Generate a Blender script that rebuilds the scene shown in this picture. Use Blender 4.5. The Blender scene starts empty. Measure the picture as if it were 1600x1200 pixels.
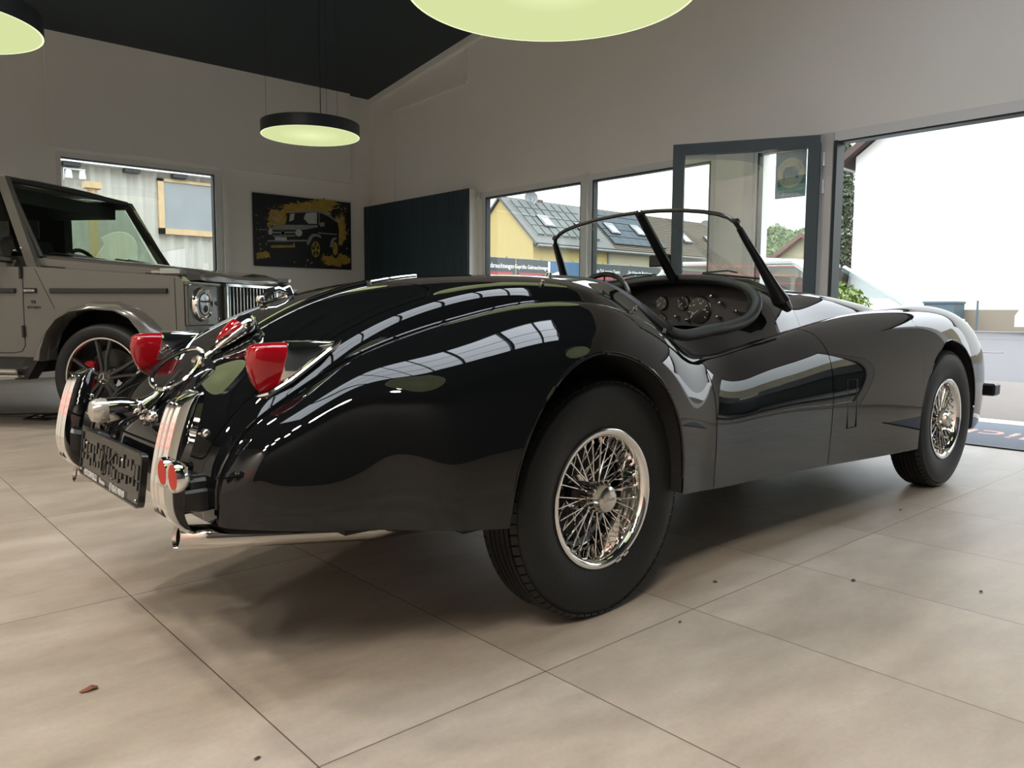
import bpy, math, random
import numpy as np
from mathutils import Matrix, Vector
random.seed(7); RNG = np.random.default_rng(7)
SC = bpy.context.scene
COL = SC.collection
PI = math.pi

# ------------------------------------------------------------------ camera
CAM_H = 0.863
YAW, PITCH, ROLL = math.radians(41.7495), math.radians(-5.3822), math.radians(0.2953)
def _cam_axes():
    cy, sy, cp, sp = math.cos(YAW), math.sin(YAW), math.cos(PITCH), math.sin(PITCH)
    f = np.array([sy*cp, cy*cp, sp]); r = np.array([cy, -sy, 0.]); u = np.cross(r, f)
    c, s = math.cos(ROLL), math.sin(ROLL)
    return c*r+s*u, -s*r+c*u, f
_r, _u, _f = _cam_axes()
cd = bpy.data.cameras.new('camera'); cam = bpy.data.objects.new('camera', cd); COL.objects.link(cam)
cam.matrix_world = Matrix(((_r[0], _u[0], -_f[0], 0), (_r[1], _u[1], -_f[1], 0), (_r[2], _u[2], -_f[2], CAM_H), (0, 0, 0, 1)))
cd.sensor_fit = 'HORIZONTAL'; cd.sensor_width = 36; cd.lens = 36*1218.17/1600; cd.clip_start = .05; cd.clip_end = 600
SC.camera = cam

# ------------------------------------------------------------------ world, view, lights
wd = bpy.data.worlds.new('sky'); SC.world = wd; wd.use_nodes = True
nt = wd.node_tree; nt.nodes.clear()
bg = nt.nodes.new('ShaderNodeBackground'); wo = nt.nodes.new('ShaderNodeOutputWorld')
tc = nt.nodes.new('ShaderNodeTexCoord'); sx = nt.nodes.new('ShaderNodeSeparateXYZ'); rp = nt.nodes.new('ShaderNodeValToRGB')
nt.links.new(tc.outputs['Generated'], sx.inputs[0]); nt.links.new(sx.outputs['Z'], rp.inputs[0])
rp.color_ramp.elements[0].position = 0.0; rp.color_ramp.elements[0].color = (.93, .97, 1, 1)
rp.color_ramp.elements[1].position = .6; rp.color_ramp.elements[1].color = (.86, .93, 1, 1)
nt.links.new(rp.outputs[0], bg.inputs[0])
mr = nt.nodes.new('ShaderNodeMapRange'); mr.interpolation_type = 'SMOOTHSTEP'; mr.inputs[1].default_value = .05; mr.inputs[2].default_value = .85
mr.inputs[3].default_value = 2.0; mr.inputs[4].default_value = 6.3        # overcast sky: brighter overhead than at the horizon
nt.links.new(sx.outputs['Z'], mr.inputs[0]); nt.links.new(mr.outputs[0], bg.inputs[1])
nt.links.new(bg.outputs[0], wo.inputs[0])
SC.view_settings.view_transform = 'Standard'; SC.view_settings.look = 'None'
SC.view_settings.exposure = 0.38; SC.view_settings.gamma = 1.0; SC.view_settings.use_curve_mapping = False
try:
    SC.cycles.max_bounces = 10; SC.cycles.diffuse_bounces = 6; SC.cycles.glossy_bounces = 5
    SC.cycles.transparent_max_bounces = 24; SC.cycles.sample_clamp_indirect = 6
except Exception: pass

def lin(r, g, b):
    f = lambda c: (c/255/12.92) if c/255 <= .04045 else ((c/255+.055)/1.055)**2.4
    return (f(r), f(g), f(b), 1)

# ------------------------------------------------------------------ materials
def mat(name, col, rough=.5, metal=0, coat=0, spec=.5, emit=None, es=0, noise=None, bump=None):
    """procedural principled material; noise=(scale, amount) varies value, bump=(scale, strength)"""
    m = bpy.data.materials.new(name); m.use_nodes = True; t = m.node_tree; p = t.nodes['Principled BSDF']
    p.inputs['Base Color'].default_value = col; p.inputs['Roughness'].default_value = rough
    p.inputs['Metallic'].default_value = metal; p.inputs['Coat Weight'].default_value = coat
    p.inputs['Coat Roughness'].default_value = .02
    p.inputs['Specular IOR Level'].default_value = spec
    if emit: p.inputs['Emission Color'].default_value = emit; p.inputs['Emission Strength'].default_value = es
    if noise or bump:
        c = t.nodes.new('ShaderNodeTexCoord')
    if noise:
        n = t.nodes.new('ShaderNodeTexNoise'); n.inputs['Scale'].default_value = noise[0]; n.inputs['Detail'].default_value = 5
        t.links.new(c.outputs['Object'], n.inputs['Vector'])
        mx = t.nodes.new('ShaderNodeMix'); mx.data_type = 'RGBA'
        a = noise[1]
        mx.inputs[6].default_value = tuple(v*(1-a) for v in col[:3])+(1,); mx.inputs[7].default_value = tuple(min(1, v*(1+a)) for v in col[:3])+(1,)
        t.links.new(n.outputs['Fac'], mx.inputs[0]); t.links.new(mx.outputs[2], p.inputs['Base Color'])
    if bump:
        n2 = t.nodes.new('ShaderNodeTexNoise'); n2.inputs['Scale'].default_value = bump[0]; n2.inputs['Detail'].default_value = 4
        t.links.new(c.outputs['Object'], n2.inputs['Vector'])
        b = t.nodes.new('ShaderNodeBump'); b.inputs['Strength'].default_value = bump[1]; b.inputs['Distance'].default_value = .01
        t.links.new(n2.outputs['Fac'], b.inputs['Height']); t.links.new(b.outputs[0], p.inputs['Normal'])
    return m

def glass(name, tint=(1, 1, 1), ior=1.45, refl=1.0):
    """thin pane: transparent, with a Schlick reflection that is the same from both sides"""
    m = bpy.data.materials.new(name); m.use_nodes = True; t = m.node_tree; t.nodes.clear(); N = t.nodes; L = t.links
    o = N.new('ShaderNodeOutputMaterial'); mx = N.new('ShaderNodeMixShader'); tr = N.new('ShaderNodeBsdfTransparent'); gl = N.new('ShaderNodeBsdfGlossy')
    lw = N.new('ShaderNodeLayerWeight'); lw.inputs[0].default_value = .5; pw = N.new('ShaderNodeMath'); pw.operation = 'POWER'; pw.inputs[1].default_value = 4.5
    ma = N.new('ShaderNodeMath'); ma.operation = 'MULTIPLY_ADD'; f0 = ((ior-1)/(ior+1))**2*1.9; ma.inputs[1].default_value = 1-f0; ma.inputs[2].default_value = f0
    tr.inputs[0].default_value = (*tint, 1); gl.inputs['Roughness'].default_value = 0; gl.inputs[0].default_value = (refl, refl, refl, 1)
    L.new(lw.outputs['Facing'], pw.inputs[0]); L.new(pw.outputs[0], ma.inputs[0]); L.new(ma.outputs[0], mx.inputs[0])
    L.new(tr.outputs[0], mx.inputs[1]); L.new(gl.outputs[0], mx.inputs[2]); L.new(mx.outputs[0], o.inputs[0]); return m

M = {}
M['paint'] = mat('black_car_paint', (.0035, .004, .0045, 1), .02, spec=.5)
M['chrome'] = mat('chrome', (.82, .81, .79, 1), .05, metal=1)
M['brush'] = mat('polished_steel', (.62, .6, .56, 1), .16, metal=1)
M['rubber'] = mat('tyre_rubber', (.011, .0122, .013, 1), .5, spec=.28, bump=(60, .12))
M['dark'] = mat('dark_underbody', (.006, .006, .006, 1), .7)
M['satin'] = mat('black_satin', (.008, .009, .010, 1), .3)
M['plastic'] = mat('black_plastic', (.012, .012, .012, 1), .22, coat=.3)
M['leather'] = mat('black_leather', (.022, .024, .026, 1), .5, bump=(220, .15))
M['red'] = mat('red_lens', (.27, .003, .008, 1), .06, coat=.6)
M['redpaint'] = mat('red_reflector', (.40, .03, .02, 1), .5, spec=.2)
M['white'] = mat('white_print', (.8, .8, .78, 1), .6)
M['skyglass'] = glass('roof_light_glass', (.84, .84, .85), 1.35)
M['glass'] = glass('clear_glass', (.965, .982, .972), 1.35)
M['wglass'] = glass('windscreen_glass', (.90, .95, .93), 1.35)

# ------------------------------------------------------------------ mesh helpers
W = {}
def tag(o, label=None, cat=None, group=None, kind=None):
    if label: o['label'] = label
    if cat: o['category'] = cat
    if group: o['group'] = group
    if kind: o['kind'] = kind
    return o
def empty(name, loc=(0, 0, 0), rz=0, local=False):
    o = bpy.data.objects.new(name, None); COL.objects.link(o); o.location = loc; o.rotation_euler = (0, 0, rz); o.empty_display_size = .1
    W[o.name] = np.zeros(3) if local else np.array(loc, float); return o
def mesh(name, V, F, m, parent=None, smooth=True, label=None):
    V = np.asarray(V, float)
    off = W[parent.name] if parent is not None else np.zeros(3)
    me = bpy.data.meshes.new(name); me.from_pydata((V-off).tolist(), [], [list(f) for f in F]); me.materials.append(m)
    if smooth:
        me.polygons.foreach_set('use_smooth', [True]*len(me.polygons))
    me.update()
    o = bpy.data.objects.new(name, me); COL.objects.link(o)
    if parent is not None: o.parent = parent
    W[o.name] = off
    if label: o['label'] = label
    return o
def sharp(o, ang=35):
    """mark hard edges so that smooth shading keeps corners crisp"""
    me = o.data; import bmesh
    bm = bmesh.new(); bm.from_mesh(me)
    a = math.radians(ang)
    for e in bm.edges:
        if len(e.link_faces) == 2 and e.calc_face_angle(0) > a: e.smooth = False
    bm.to_mesh(me); bm.free(); return o
def rotm(rx=0, ry=0, rz=0):
    return np.array((Matrix.Rotation(rz, 3, 'Z') @ Matrix.Rotation(ry, 3, 'Y') @ Matrix.Rotation(rx, 3, 'X')))
def frame_of(d):
    d = np.asarray(d, float); d = d/np.linalg.norm(d)
    a = np.array([0, 0, 1.]) if abs(d[2]) < .9 else np.array([1., 0, 0])
    u = np.cross(a, d); u /= np.linalg.norm(u); return u, np.cross(d, u), d
class B:
    def __init__(s): s.V = []; s.F = []
    def add(s, V, F, T=None):
        V = np.asarray(V, float)
        if T is not None: V = V @ np.asarray(T[0]).T + np.asarray(T[1])
        n = len(s.V); s.V += V.tolist(); s.F += [[i+n for i in f] for f in F]; return s
    def box(s, c, d, R=None, bev=0):
        x, y, z = [v/2 for v in d]
        if bev:
            b = min(bev, x*.49, y*.49, z*.49); V = []; 
            for sx_ in (-1, 1):
                for sy_ in (-1, 1):
                    for sz_ in (-1, 1):
                        V += [(sx_*x, sy_*(y-b), sz_*(z-b)), (sx_*(x-b), sy_*y, sz_*(z-b)), (sx_*(x-b), sy_*(y-b), sz_*z)]
            F = _hull(V)
        else:
            V = [(a, b_, c_) for a in (-x, x) for b_ in (-y, y) for c_ in (-z, z)]
            F = [(0, 1, 3, 2), (4, 6, 7, 5), (0, 4, 5, 1), (2, 3, 7, 6), (0, 2, 6, 4), (1, 5, 7, 3)]
        V = np.array(V)
        if R is not None: V = V @ np.asarray(R).T
        return s.add(V+np.array(c), F)
    def span(s, a, b, bev=0):
        a = np.array(a, float); b = np.array(b, float); return s.box((a+b)/2, np.abs(b-a), bev=bev)
    def tube(s, path, r, n=10, closed=False, cap=True, sq=1.0, up=None):
        P = np.asarray(path, float); N = len(P); r = np.broadcast_to(r, (N,))
        T = np.roll(P, -1, 0)-np.roll(P, 1, 0)
        if not closed: T[0] = P[1]-P[0]; T[-1] = P[-1]-P[-2]
        T /= np.linalg.norm(T, axis=1)[:, None]+1e-12
        u = frame_of(T[0])[0] if up is None else np.asarray(up, float)
        V = []
        for i in range(N):
            if up is not None: u = np.asarray(up, float)
            u = u-T[i]*(u@T[i]); u /= np.linalg.norm(u)+1e-12; w = np.cross(T[i], u)
            for k in range(n):
                a = 2*PI*(k+.5)/n; V.append(P[i]+r[i]*(math.cos(a)*u*sq+math.sin(a)*w))
        F = []
        for i in range(N if closed else N-1):
            j = (i+1) % N
            for k in range(n):
                l = (k+1) % n; F.append((i*n+k, i*n+l, j*n+l, j*n+k))
        if cap and not closed: F += [tuple(range(n))[::-1], tuple((N-1)*n+k for k in range(n))]
        return s.add(V, F)
    def lathe(s, prof, c, axis, n=48, a0=0, a1=2*PI):
        """prof: (radius, distance along axis)"""
        u, v, d = frame_of(axis); full = abs(a1-a0-2*PI) < 1e-6; m = n if full else n+1; V = []
        for (r, h) in prof:
            for k in range(m):
                a = a0+(a1-a0)*k/n; V.append(np.array(c)+d*h+r*(math.cos(a)*u+math.sin(a)*v))
        F = []
        for i in range(len(prof)-1):
            for k in range(m if full else m-1):
                l = (k+1) % m; F.append((i*m+k, i*m+l, (i+1)*m+l, (i+1)*m+k))
        return s.add(V, F)
    def disc(s, c, axis, r, n=32):
        u, v, d = frame_of(axis)
        V = [np.array(c)+r*(math.cos(2*PI*k/n)*u+math.sin(2*PI*k/n)*v) for k in range(n)]
        return s.add(V, [tuple(range(n))])
    def grid(s, P, closed_u=False, closed_v=False):
        P = np.asarray(P, float); a, b = P.shape[:2]; F = []
        for i in range(a if closed_u else a-1):
            for j in range(b if closed_v else b-1):
                i2, j2 = (i+1) % a, (j+1) % b; F.append((i*b+j, i*b+j2, i2*b+j2, i2*b+j))
        return s.add(P.reshape(-1, 3), F)
    def prism(s, poly, ext, T=None):
        """poly: 3D planar points, ext: extrusion vector"""
        P = np.asarray(poly, float); n = len(P); V = np.vstack([P, P+np.asarray(ext, float)])
        F = [tuple(range(n))[::-1], tuple(range(n, 2*n))]+[(i, (i+1) % n, n+(i+1) % n, n+i) for i in range(n)]
        return s.add(V, F, T)
    def ball(s, c, r, n=12, sc=(1, 1, 1)):
        V = []; F = []
        for i in range(n+1):
            for k in range(2*n):
                t = PI*i/n; p = PI*k/n
                V.append((c[0]+r*sc[0]*math.sin(t)*math.cos(p), c[1]+r*sc[1]*math.sin(t)*math.sin(p), c[2]+r*sc[2]*math.cos(t)))
        for i in range(n):
            for k in range(2*n):
                l = (k+1) % (2*n); F.append((i*2*n+k, (i+1)*2*n+k, (i+1)*2*n+l, i*2*n+l))
        return s.add(V, F)
    def build(s, name, m, parent=None, smooth=False, label=None, ang=35):
        o = mesh(name, s.V, s.F, m, parent, smooth, label)
        import bmesh
        bm = bmesh.new(); bm.from_mesh(o.data); bmesh.ops.remove_doubles(bm, verts=bm.verts, dist=1e-6)
        bmesh.ops.recalc_face_normals(bm, faces=bm.faces)
        if smooth:
            a = math.radians(ang)
            for e in bm.edges:
                if len(e.link_faces) == 2 and e.calc_face_angle(0) > a: e.smooth = False
        bm.to_mesh(o.data); bm.free()
        return o
def _hull(V):
    import bmesh
    bm = bmesh.new(); vs = [bm.verts.new(v) for v in V]; bm.verts.index_update()
    bmesh.ops.convex_hull(bm, input=vs); bmesh.ops.dissolve_limit(bm, angle_limit=.01, verts=bm.verts, edges=bm.edges)
    bm.verts.ensure_lookup_table()
    idx = {}
    for i, v in enumerate(V):
        for w_ in bm.verts:
            if (w_.co-Vector(v)).length < 1e-7: idx[w_] = i
    F = [tuple(idx[w_] for w_ in f.verts) for f in bm.faces]; bm.free(); return F
def text_geo(txt, size, ext=.001, align='CENTER', spacing=1.0):
    cu = bpy.data.curves.new('t', 'FONT'); cu.body = txt; cu.size = size; cu.extrude = ext; cu.align_x = align; cu.align_y = 'CENTER'
    cu.space_character = spacing; cu.resolution_u = 2
    o = bpy.data.objects.new('t', cu); COL.objects.link(o)
    dg = bpy.context.evaluated_depsgraph_get(); me = bpy.data.meshes.new_from_object(o.evaluated_get(dg))
    V = [tuple(v.co) for v in me.vertices]; F = [tuple(p.vertices) for p in me.polygons]
    bpy.data.objects.remove(o); bpy.data.meshes.remove(me); return np.array(V).reshape(-1, 3), F
def text_on(b, txt, size, c, right, up, ext=.001, sx=1.0, **k):
    V, F = text_geo(txt, size, ext, **k)
    if len(V) == 0: return
    r = np.array(right, float); r /= np.linalg.norm(r); u = np.array(up, float); u -= r*(u@r); u /= np.linalg.norm(u)
    n = np.cross(r, u); b.add(np.outer(V[:, 0]*sx, r)+np.outer(V[:, 1], u)+np.outer(V[:, 2], n)+np.array(c), F)

# ------------------------------------------------------------------ cubic spline surface
def nspl(t, Y, x):
    """natural cubic spline through (t, Y) at x; Y may be (n, ...)"""
    t = np.asarray(t, float); Y = np.asarray(Y, float); n = len(t); h = np.diff(t)
    A = np.zeros((n, n)); R = np.zeros_like(Y)
    A[0, 0] = A[-1, -1] = 1
    for i in range(1, n-1):
        A[i, i-1], A[i, i], A[i, i+1] = h[i-1], 2*(h[i-1]+h[i]), h[i]
        R[i] = 6*((Y[i+1]-Y[i])/h[i]-(Y[i]-Y[i-1])/h[i-1])
    K = np.linalg.solve(A, R.reshape(n, -1)).reshape(Y.shape)
    x = np.asarray(x, float); i = np.clip(np.searchsorted(t, x)-1, 0, n-2)
    a = (t[i+1]-x)/h[i]; b = (x-t[i])/h[i]; hh = h[i]**2/6
    sh = (-1,)+(1,)*(Y.ndim-1); a, b, hh = a.reshape(sh), b.reshape(sh), hh.reshape(sh)
    return a*Y[i]+b*Y[i+1]+((a**3-a)*K[i]+(b**3-b)*K[i+1])*hh
class Surf:
    def __init__(s, C, ku, kv):
        s.C = np.asarray(C, float); s.ku = np.asarray(ku, float); s.kv = np.asarray(kv, float)
        s.Iu = np.eye(len(ku)); s.Iv = np.eye(len(kv))
    def ev(s, u, v):
        u = np.asarray(u, float); v = np.asarray(v, float); sh = np.broadcast(u, v).shape
        u = np.broadcast_to(u, sh).ravel(); v = np.broadcast_to(v, sh).ravel()
        Bu = nspl(s.ku, s.Iu, u); Bv = nspl(s.kv, s.Iv, v)
        return np.einsum('ni,ijk,nj->nk', Bu, s.C, Bv).reshape(*sh, 3)

# ================================================================== the black roadster
YC = 2.12
def cy(w): return YC-w
car = tag(empty('classic_roadster', (2.9, YC, 0)), 'glossy black open classic roadster with chrome wire wheels in the middle of the showroom', 'car')

FR = np.array([0, .35, .65, .84, .94, 1.0])
GT = np.array([0, .03, .12, .27, .55, 1.0]); GC = np.array([0, .05, .22, .55, .82, 1.0]); GS = np.array([0, .04, .18, .42, .68, 1.0])
#      Xc    zc     Xr    w     zr    g
BB_R = [(.610, .400, .612, .499, .405, GT), (.588, .470, .612, .499, .477, GT), (.596, .533, .624, .498, .520, GT), (.648, .606, .660, .495, .577, GT),
        (.728, .686, .740, .489, .640, GT), (.838, .757, .839, .487, .696, GT), (.926, .810, .930, .491, .743, GT), (1.023, .860, 1.03, .496, .784, GT),
        (1.14, .906, 1.15, .506, .819, GT), (1.28, .943, 1.29, .519, .853, GT), (1.45, .970, 1.45, .533, .882, GT*.9+GC*.1), (1.62, .982, 1.62, .545, .889, GT*.7+GC*.3),
        (1.78, .986, 1.78, .555, .871, GT*.4+GC*.6), (1.92, .987, 1.92, .563, .827, GC), (2.05, .987, 2.05, .568, .762, GC), (2.15, .988, 2.15, .570, .722, GC),
        (2.38, .991, 2.38, .570, .728, GC), (2.60, .997, 2.60, .564, .758, GC), (2.80, 1.002, 2.80, .545, .783, GS), (3.0, .998, 3.0, .515, .802, GS),
        (3.3, .978, 3.3, .472, .820, GT), (3.7, .956, 3.7, .44, .815, GT), (4.1, .915, 4.1, .40, .79, GT), (4.4, .85, 4.4, .34, .74, GT),
        (4.65, .75, 4.65, .26, .66, GT), (4.86, .60, 4.84, .20, .55, GT), (4.90, .42, 4.88, .18, .42, GT)]
cols = []
for xc, zc, xr, w, zr, g in BB_R:
    row = []
    for f, gg in zip(FR, g): row.append((xc+(xr-xc)*f*f, f*w, zc-(zc-zr)*gg))
    full = [(x, -a, z) for x, a, z in row[:0:-1]]+row
    cols.append([(x, YC-a, z) for x, a, z in full])
cols = np.array(cols)            # rows x 11 x 3; last column = right-hand crease
ku = np.concatenate([[0], np.cumsum(np.linalg.norm(np.diff(cols[:, 5], axis=0), axis=1)*.5+np.linalg.norm(np.diff(cols[:, 10], axis=0), axis=1)*.5)])
BBS = Surf(cols, ku, np.concatenate([-FR[:0:-1], FR]))

WS_R = [
 [(.612, .499, .405), (.614, .505, .404), (.617, .511, .404), (.620, .516, .403), (.623, .520, .403), (.626, .524, .402), (.629, .527, .402)],
 [(.612, .499, .477), (.615, .512, .471), (.621, .523, .457), (.629, .533, .440), (.637, .540, .425), (.642, .544, .412), (.646, .545, .401)],
 [(.624, .498, .520), (.630, .521, .518), (.642, .545, .502), (.655, .558, .472), (.667, .566, .445), (.675, .570, .420), (.681, .570, .398)],
 [(.660, .495, .577), (.666, .527, .575), (.682, .563, .556), (.700, .584, .515), (.716, .595, .470), (.727, .599, .430), (.735, .597, .392)],
 [(.740, .489, .640), (.746, .529, .639), (.762, .578, .618), (.783, .609, .566), (.802, .625, .502), (.815, .630, .440), (.822, .626, .383)],
 [(.839, .487, .696), (.843, .531, .697), (.858, .590, .676), (.880, .632, .615), (.900, .654, .535), (.912, .660, .455), (.918, .654, .373)],
 [(.950, .492, .753), (.950, .537, .755), (.962, .607, .736), (.984, .675, .674), (1.006, .716, .578), (1.02, .729, .476), (1.024, .723, .366)],
 [(1.10, .502, .805), (1.10, .541, .807), (1.10, .612, .789), (1.110, .688, .729), (1.12, .742, .626), (1.127, .759, .497), (1.127, .753, .355)],
 [(1.25, .515, .843), (1.25, .553, .846), (1.25, .623, .825), (1.252, .702, .760), (1.256, .758, .650), (1.258, .775, .51), (1.258, .768, .343)],
 [(1.42, .531, .877), (1.42, .571, .880), (1.42, .642, .854), (1.42, .717, .787), (1.42, .776, .672), (1.42, .790, .515), (1.42, .783, .345)],
 [(1.60, .544, .889), (1.60, .586, .891), (1.60, .654, .861), (1.60, .724, .787), (1.60, .778, .670), (1.60, .790, .51), (1.60, .782, .34)],
 [(1.78, .555, .871), (1.78, .594, .872), (1.78, .656, .840), (1.78, .720, .766), (1.78, .768, .650), (1.78, .778, .50), (1.78, .770, .33)],
 [(1.92, .563, .827), (1.92, .600, .828), (1.92, .654, .798), (1.92, .708, .730), (1.92, .746, .625), (1.92, .754, .485), (1.92, .747, .315)],
 [(2.05, .568, .762), (2.05, .602, .764), (2.05, .646, .742), (2.05, .690, .685), (2.05, .722, .590), (2.05, .729, .46), (2.05, .722, .302)],
 [(2.15, .570, .722), (2.15, .601, .727), (2.15, .639, .711), (2.15, .679, .660), (2.15, .708, .572), (2.15, .716, .45), (2.15, .709, .292)],
 [(2.38, .570, .728), (2.38, .601, .733), (2.38, .638, .716), (2.38, .677, .665), (2.38, .704, .575), (2.38, .711, .45), (2.38, .702, .284)],
 [(2.62, .563, .760), (2.62, .597, .764), (2.62, .636, .743), (2.62, .677, .688), (2.62, .705, .590), (2.62, .711, .455), (2.62, .701, .277)],
 [(2.86, .537, .789), (2.86, .577, .797), (2.86, .626, .777), (2.86, .676, .716), (2.86, .706, .610), (2.86, .713, .465), (2.86, .703, .269)],
 [(3.10, .500, .806), (3.10, .547, .826), (3.10, .607, .811), (3.10, .669, .747), (3.10, .707, .630), (3.10, .715, .475), (3.10, .705, .259)],
 [(3.40, .462, .818), (3.40, .517, .853), (3.40, .588, .848), (3.40, .661, .786), (3.40, .709, .660), (3.40, .719, .49), (3.40, .709, .247)],
 [(3.75, .436, .812), (3.75, .502, .867), (3.75, .582, .876), (3.75, .661, .822), (3.75, .713, .690), (3.75, .724, .51), (3.75, .714, .237)],
 [(4.05, .405, .79), (4.05, .482, .874), (4.05, .572, .893), (4.05, .661, .841), (4.05, .716, .700), (4.05, .727, .51), (4.05, .717, .233)],
 [(4.30, .36, .755), (4.30, .462, .865), (4.30, .562, .891), (4.30, .656, .838), (4.30, .713, .690), (4.30, .726, .505), (4.30, .716, .236)],
 [(4.50, .31, .71), (4.51, .435, .830), (4.52, .542, .866), (4.52, .640, .812), (4.51, .698, .668), (4.50, .712, .49), (4.49, .704, .25)],
 [(4.67, .26, .66), (4.69, .415, .765), (4.72, .532, .795), (4.72, .622, .748), (4.70, .674, .625), (4.68, .688, .47), (4.66, .682, .28)],
 [(4.82, .21, .57), (4.84, .405, .65), (4.87, .512, .665), (4.86, .592, .635), (4.84, .638, .54), (4.81, .652, .43), (4.78, .648, .31)],
 [(4.88, .18, .42), (4.90, .385, .46), (4.93, .485, .465), (4.92, .548, .455), (4.90, .592, .42), (4.87, .607, .38), (4.85, .605, .33)]]
wc = np.array([[(x, YC-w, z) for x, w, z in r] for r in WS_R])
for i, k in zip(range(6, 14), (.5, 1, 1, 1, 1, .8, .5, .2)): wc[i, 1, 2] -= .003*k; wc[i, 2, 2] -= .013*k; wc[i, 3, 2] -= .005*k   # crest falls away towards the shoulder
dv = np.linalg.norm(np.diff(wc, axis=1), axis=2)[5:22].mean(0); kvw = np.concatenate([[0], np.cumsum(dv)])
du = np.linalg.norm(np.diff(wc, axis=0), axis=2).mean(1); kuw = np.concatenate([[0], np.cumsum(du)])
WSS = Surf(wc, kuw, kvw); VM = kvw[-1]; UM = kuw[-1]; BUM = ku[-1]

def u_at_x(S, x, v, umax, lo=.35):
    """invert X(u) at fixed v (scalars or arrays), X monotone past u = lo"""
    x = np.atleast_1d(x).astype(float); v = np.broadcast_to(np.atleast_1d(v), x.shape); out = np.empty(x.shape)
    uu = np.linspace(lo, umax, 500)
    for i, (a, b) in enumerate(zip(x, v)):
        out[i] = np.interp(a, S.ev(uu, np.full(500, b))[:, 0], uu)
    return out
ARCH = [(1.560, .352, .355, .397), (4.135, .366, .35, .380)]     # x centre, half width, base z, height
def zarch(x, scale=1.0):
    r = -1.
    for xc, a, z0, b in ARCH:
        t = 1-((x-xc)/a)**2
        if t > 0: r = max(r, z0-.12+(b+.12)*t**.5 if t < .0 else z0+b*t**.5)
    return r
def mirrorV(P): Q = np.array(P, float); Q[..., 1] = 2*YC-Q[..., 1]; return Q

def wing_patch(x0f, x1f, nu, u0=None, u1=None, nv=(26, 30)):
    """patch of the wing surface between two X(v) lines, cut along the wheel arches"""
    tb = np.linspace(0, VM, 60)
    U0 = np.full(60, u0) if u0 is not None else u_at_x(WSS, [x0f(t/VM) for t in tb], tb, UM)
    U1 = np.full(60, u1) if u1 is not None else u_at_x(WSS, [x1f(t/VM) for t in tb], tb, UM)
    s = np.linspace(0, 1, nu)
    um = np.interp(.75*VM, tb, U0)+(np.interp(.75*VM, tb, U1)-np.interp(.75*VM, tb, U0))*np.linspace(0, 1, 800)
    xm = WSS.ev(um, np.full(800, .8*VM))[:, 0]
    for xc, a, _, _ in ARCH:
        xs = xc-a*np.cos(np.linspace(0, PI, 90))
        xs = np.concatenate([xs, [xc-a-.0008, xc+a+.0008]])
        ok = (xs > xm.min()) & (xs < xm.max()); s = np.concatenate([s, np.interp(xs[ok], xm, np.linspace(0, 1, 800))])
    s = np.unique(np.round(s, 5)); V1 = .28*VM; rows = []; cut = []
    vv = np.linspace(V1, VM, 400)
    for q in s:
        uu = (1-q)*np.interp(vv, tb, U0)+q*np.interp(vv, tb, U1); P = WSS.ev(uu, vv); ve = VM; c = False
        za = np.array([zarch(p[0]) for p in P]); below = np.where((P[:, 2] < za))[0]
        if len(below): ve = vv[max(below[0], 1)]; i = max(below[0], 1); d0, d1 = P[i-1, 2]-za[i-1], P[i, 2]-za[i]; ve = vv[i-1]+(vv[i]-vv[i-1])*d0/(d0-d1+1e-9) if d0 > 0 else ve; c = True
        v = np.concatenate([np.linspace(0, V1, nv[0]), np.linspace(V1, ve, nv[1])[1:]])
        uu = (1-q)*np.interp(v, tb, U0)+q*np.interp(v, tb, U1)
        rows.append(WSS.ev(uu, v)); cut.append(c)
    return np.array(rows), cut
def body_patch(fs, u0, u1, nu, sfun=None):
    """patch of the centre body; fs = list of f, u0/u1 arrays over fs"""
    fs = np.asarray(fs); s = np.linspace(0, 1, nu)[:, None]
    uu = (1-s)*np.asarray(u0)[None]+s*np.asarray(u1)[None]
    return BBS.ev(uu, np.broadcast_to(fs[None], uu.shape))
def solidify(o, t=.003):
    m = o.modifiers.new('thickness', 'SOLIDIFY'); m.thickness = t; m.offset = -1; return o
def two_sided(name, P, side=0, parent=car, m='paint', label=None):
    """build the patch for the right side (+1), left (-1) or as it is (0)"""
    b = B(); b.grid(P if side >= 0 else mirrorV(P)); o = b.build(name, M[m], parent, True, label, ang=50); return o

# ---- wings and doors
GAPX = .0025
xr_line = lambda t: 2.128
def xf_line(t): return float(np.interp(t, [0, .09, .2, .33, .48, 1], [2.805, 2.86, 2.902, 2.92, 2.922, 2.915]))
rw, rcut = wing_patch(None, lambda t: xr_line(t)-GAPX, 130, u0=0.0)
dr, _ = wing_patch(lambda t: xr_line(t)+GAPX, lambda t: xf_line(t)-GAPX, 60)
fw, fcut = wing_patch(lambda t: xf_line(t)+GAPX, None, 110, u1=UM)
doors = {}
for sd, nm in ((1, 'right'), (-1, 'left')):
    two_sided('rear_wing', rw, sd); two_sided('front_wing', fw, sd); doors[sd] = two_sided('door', dr, sd)
    for P, cut in ((rw, rcut), (fw, fcut)):                       # rolled wheel-arch lips
        e = P[[i for i, c in enumerate(cut) if c], -1]
        e = e if sd > 0 else mirrorV(e); e = e+np.array([0, sd*.004, 0])
        b = B(); b.tube(e, .0055, 8); b.build('arch_lip', M['paint'], car, True)
# sills / underside: joins the two lower edges, rises over the axles as wheel wells
b = B()
for P in (rw, dr, fw):
    R = P[:, -1]+np.array([0, .006, .004]); L = mirrorV(R)
    t = np.linspace(0, 1, 5)[None, :, None]; b.grid(R[:, None]*(1-t)+L[:, None]*t)
b.build('underbody', M['dark'], car)

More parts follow.
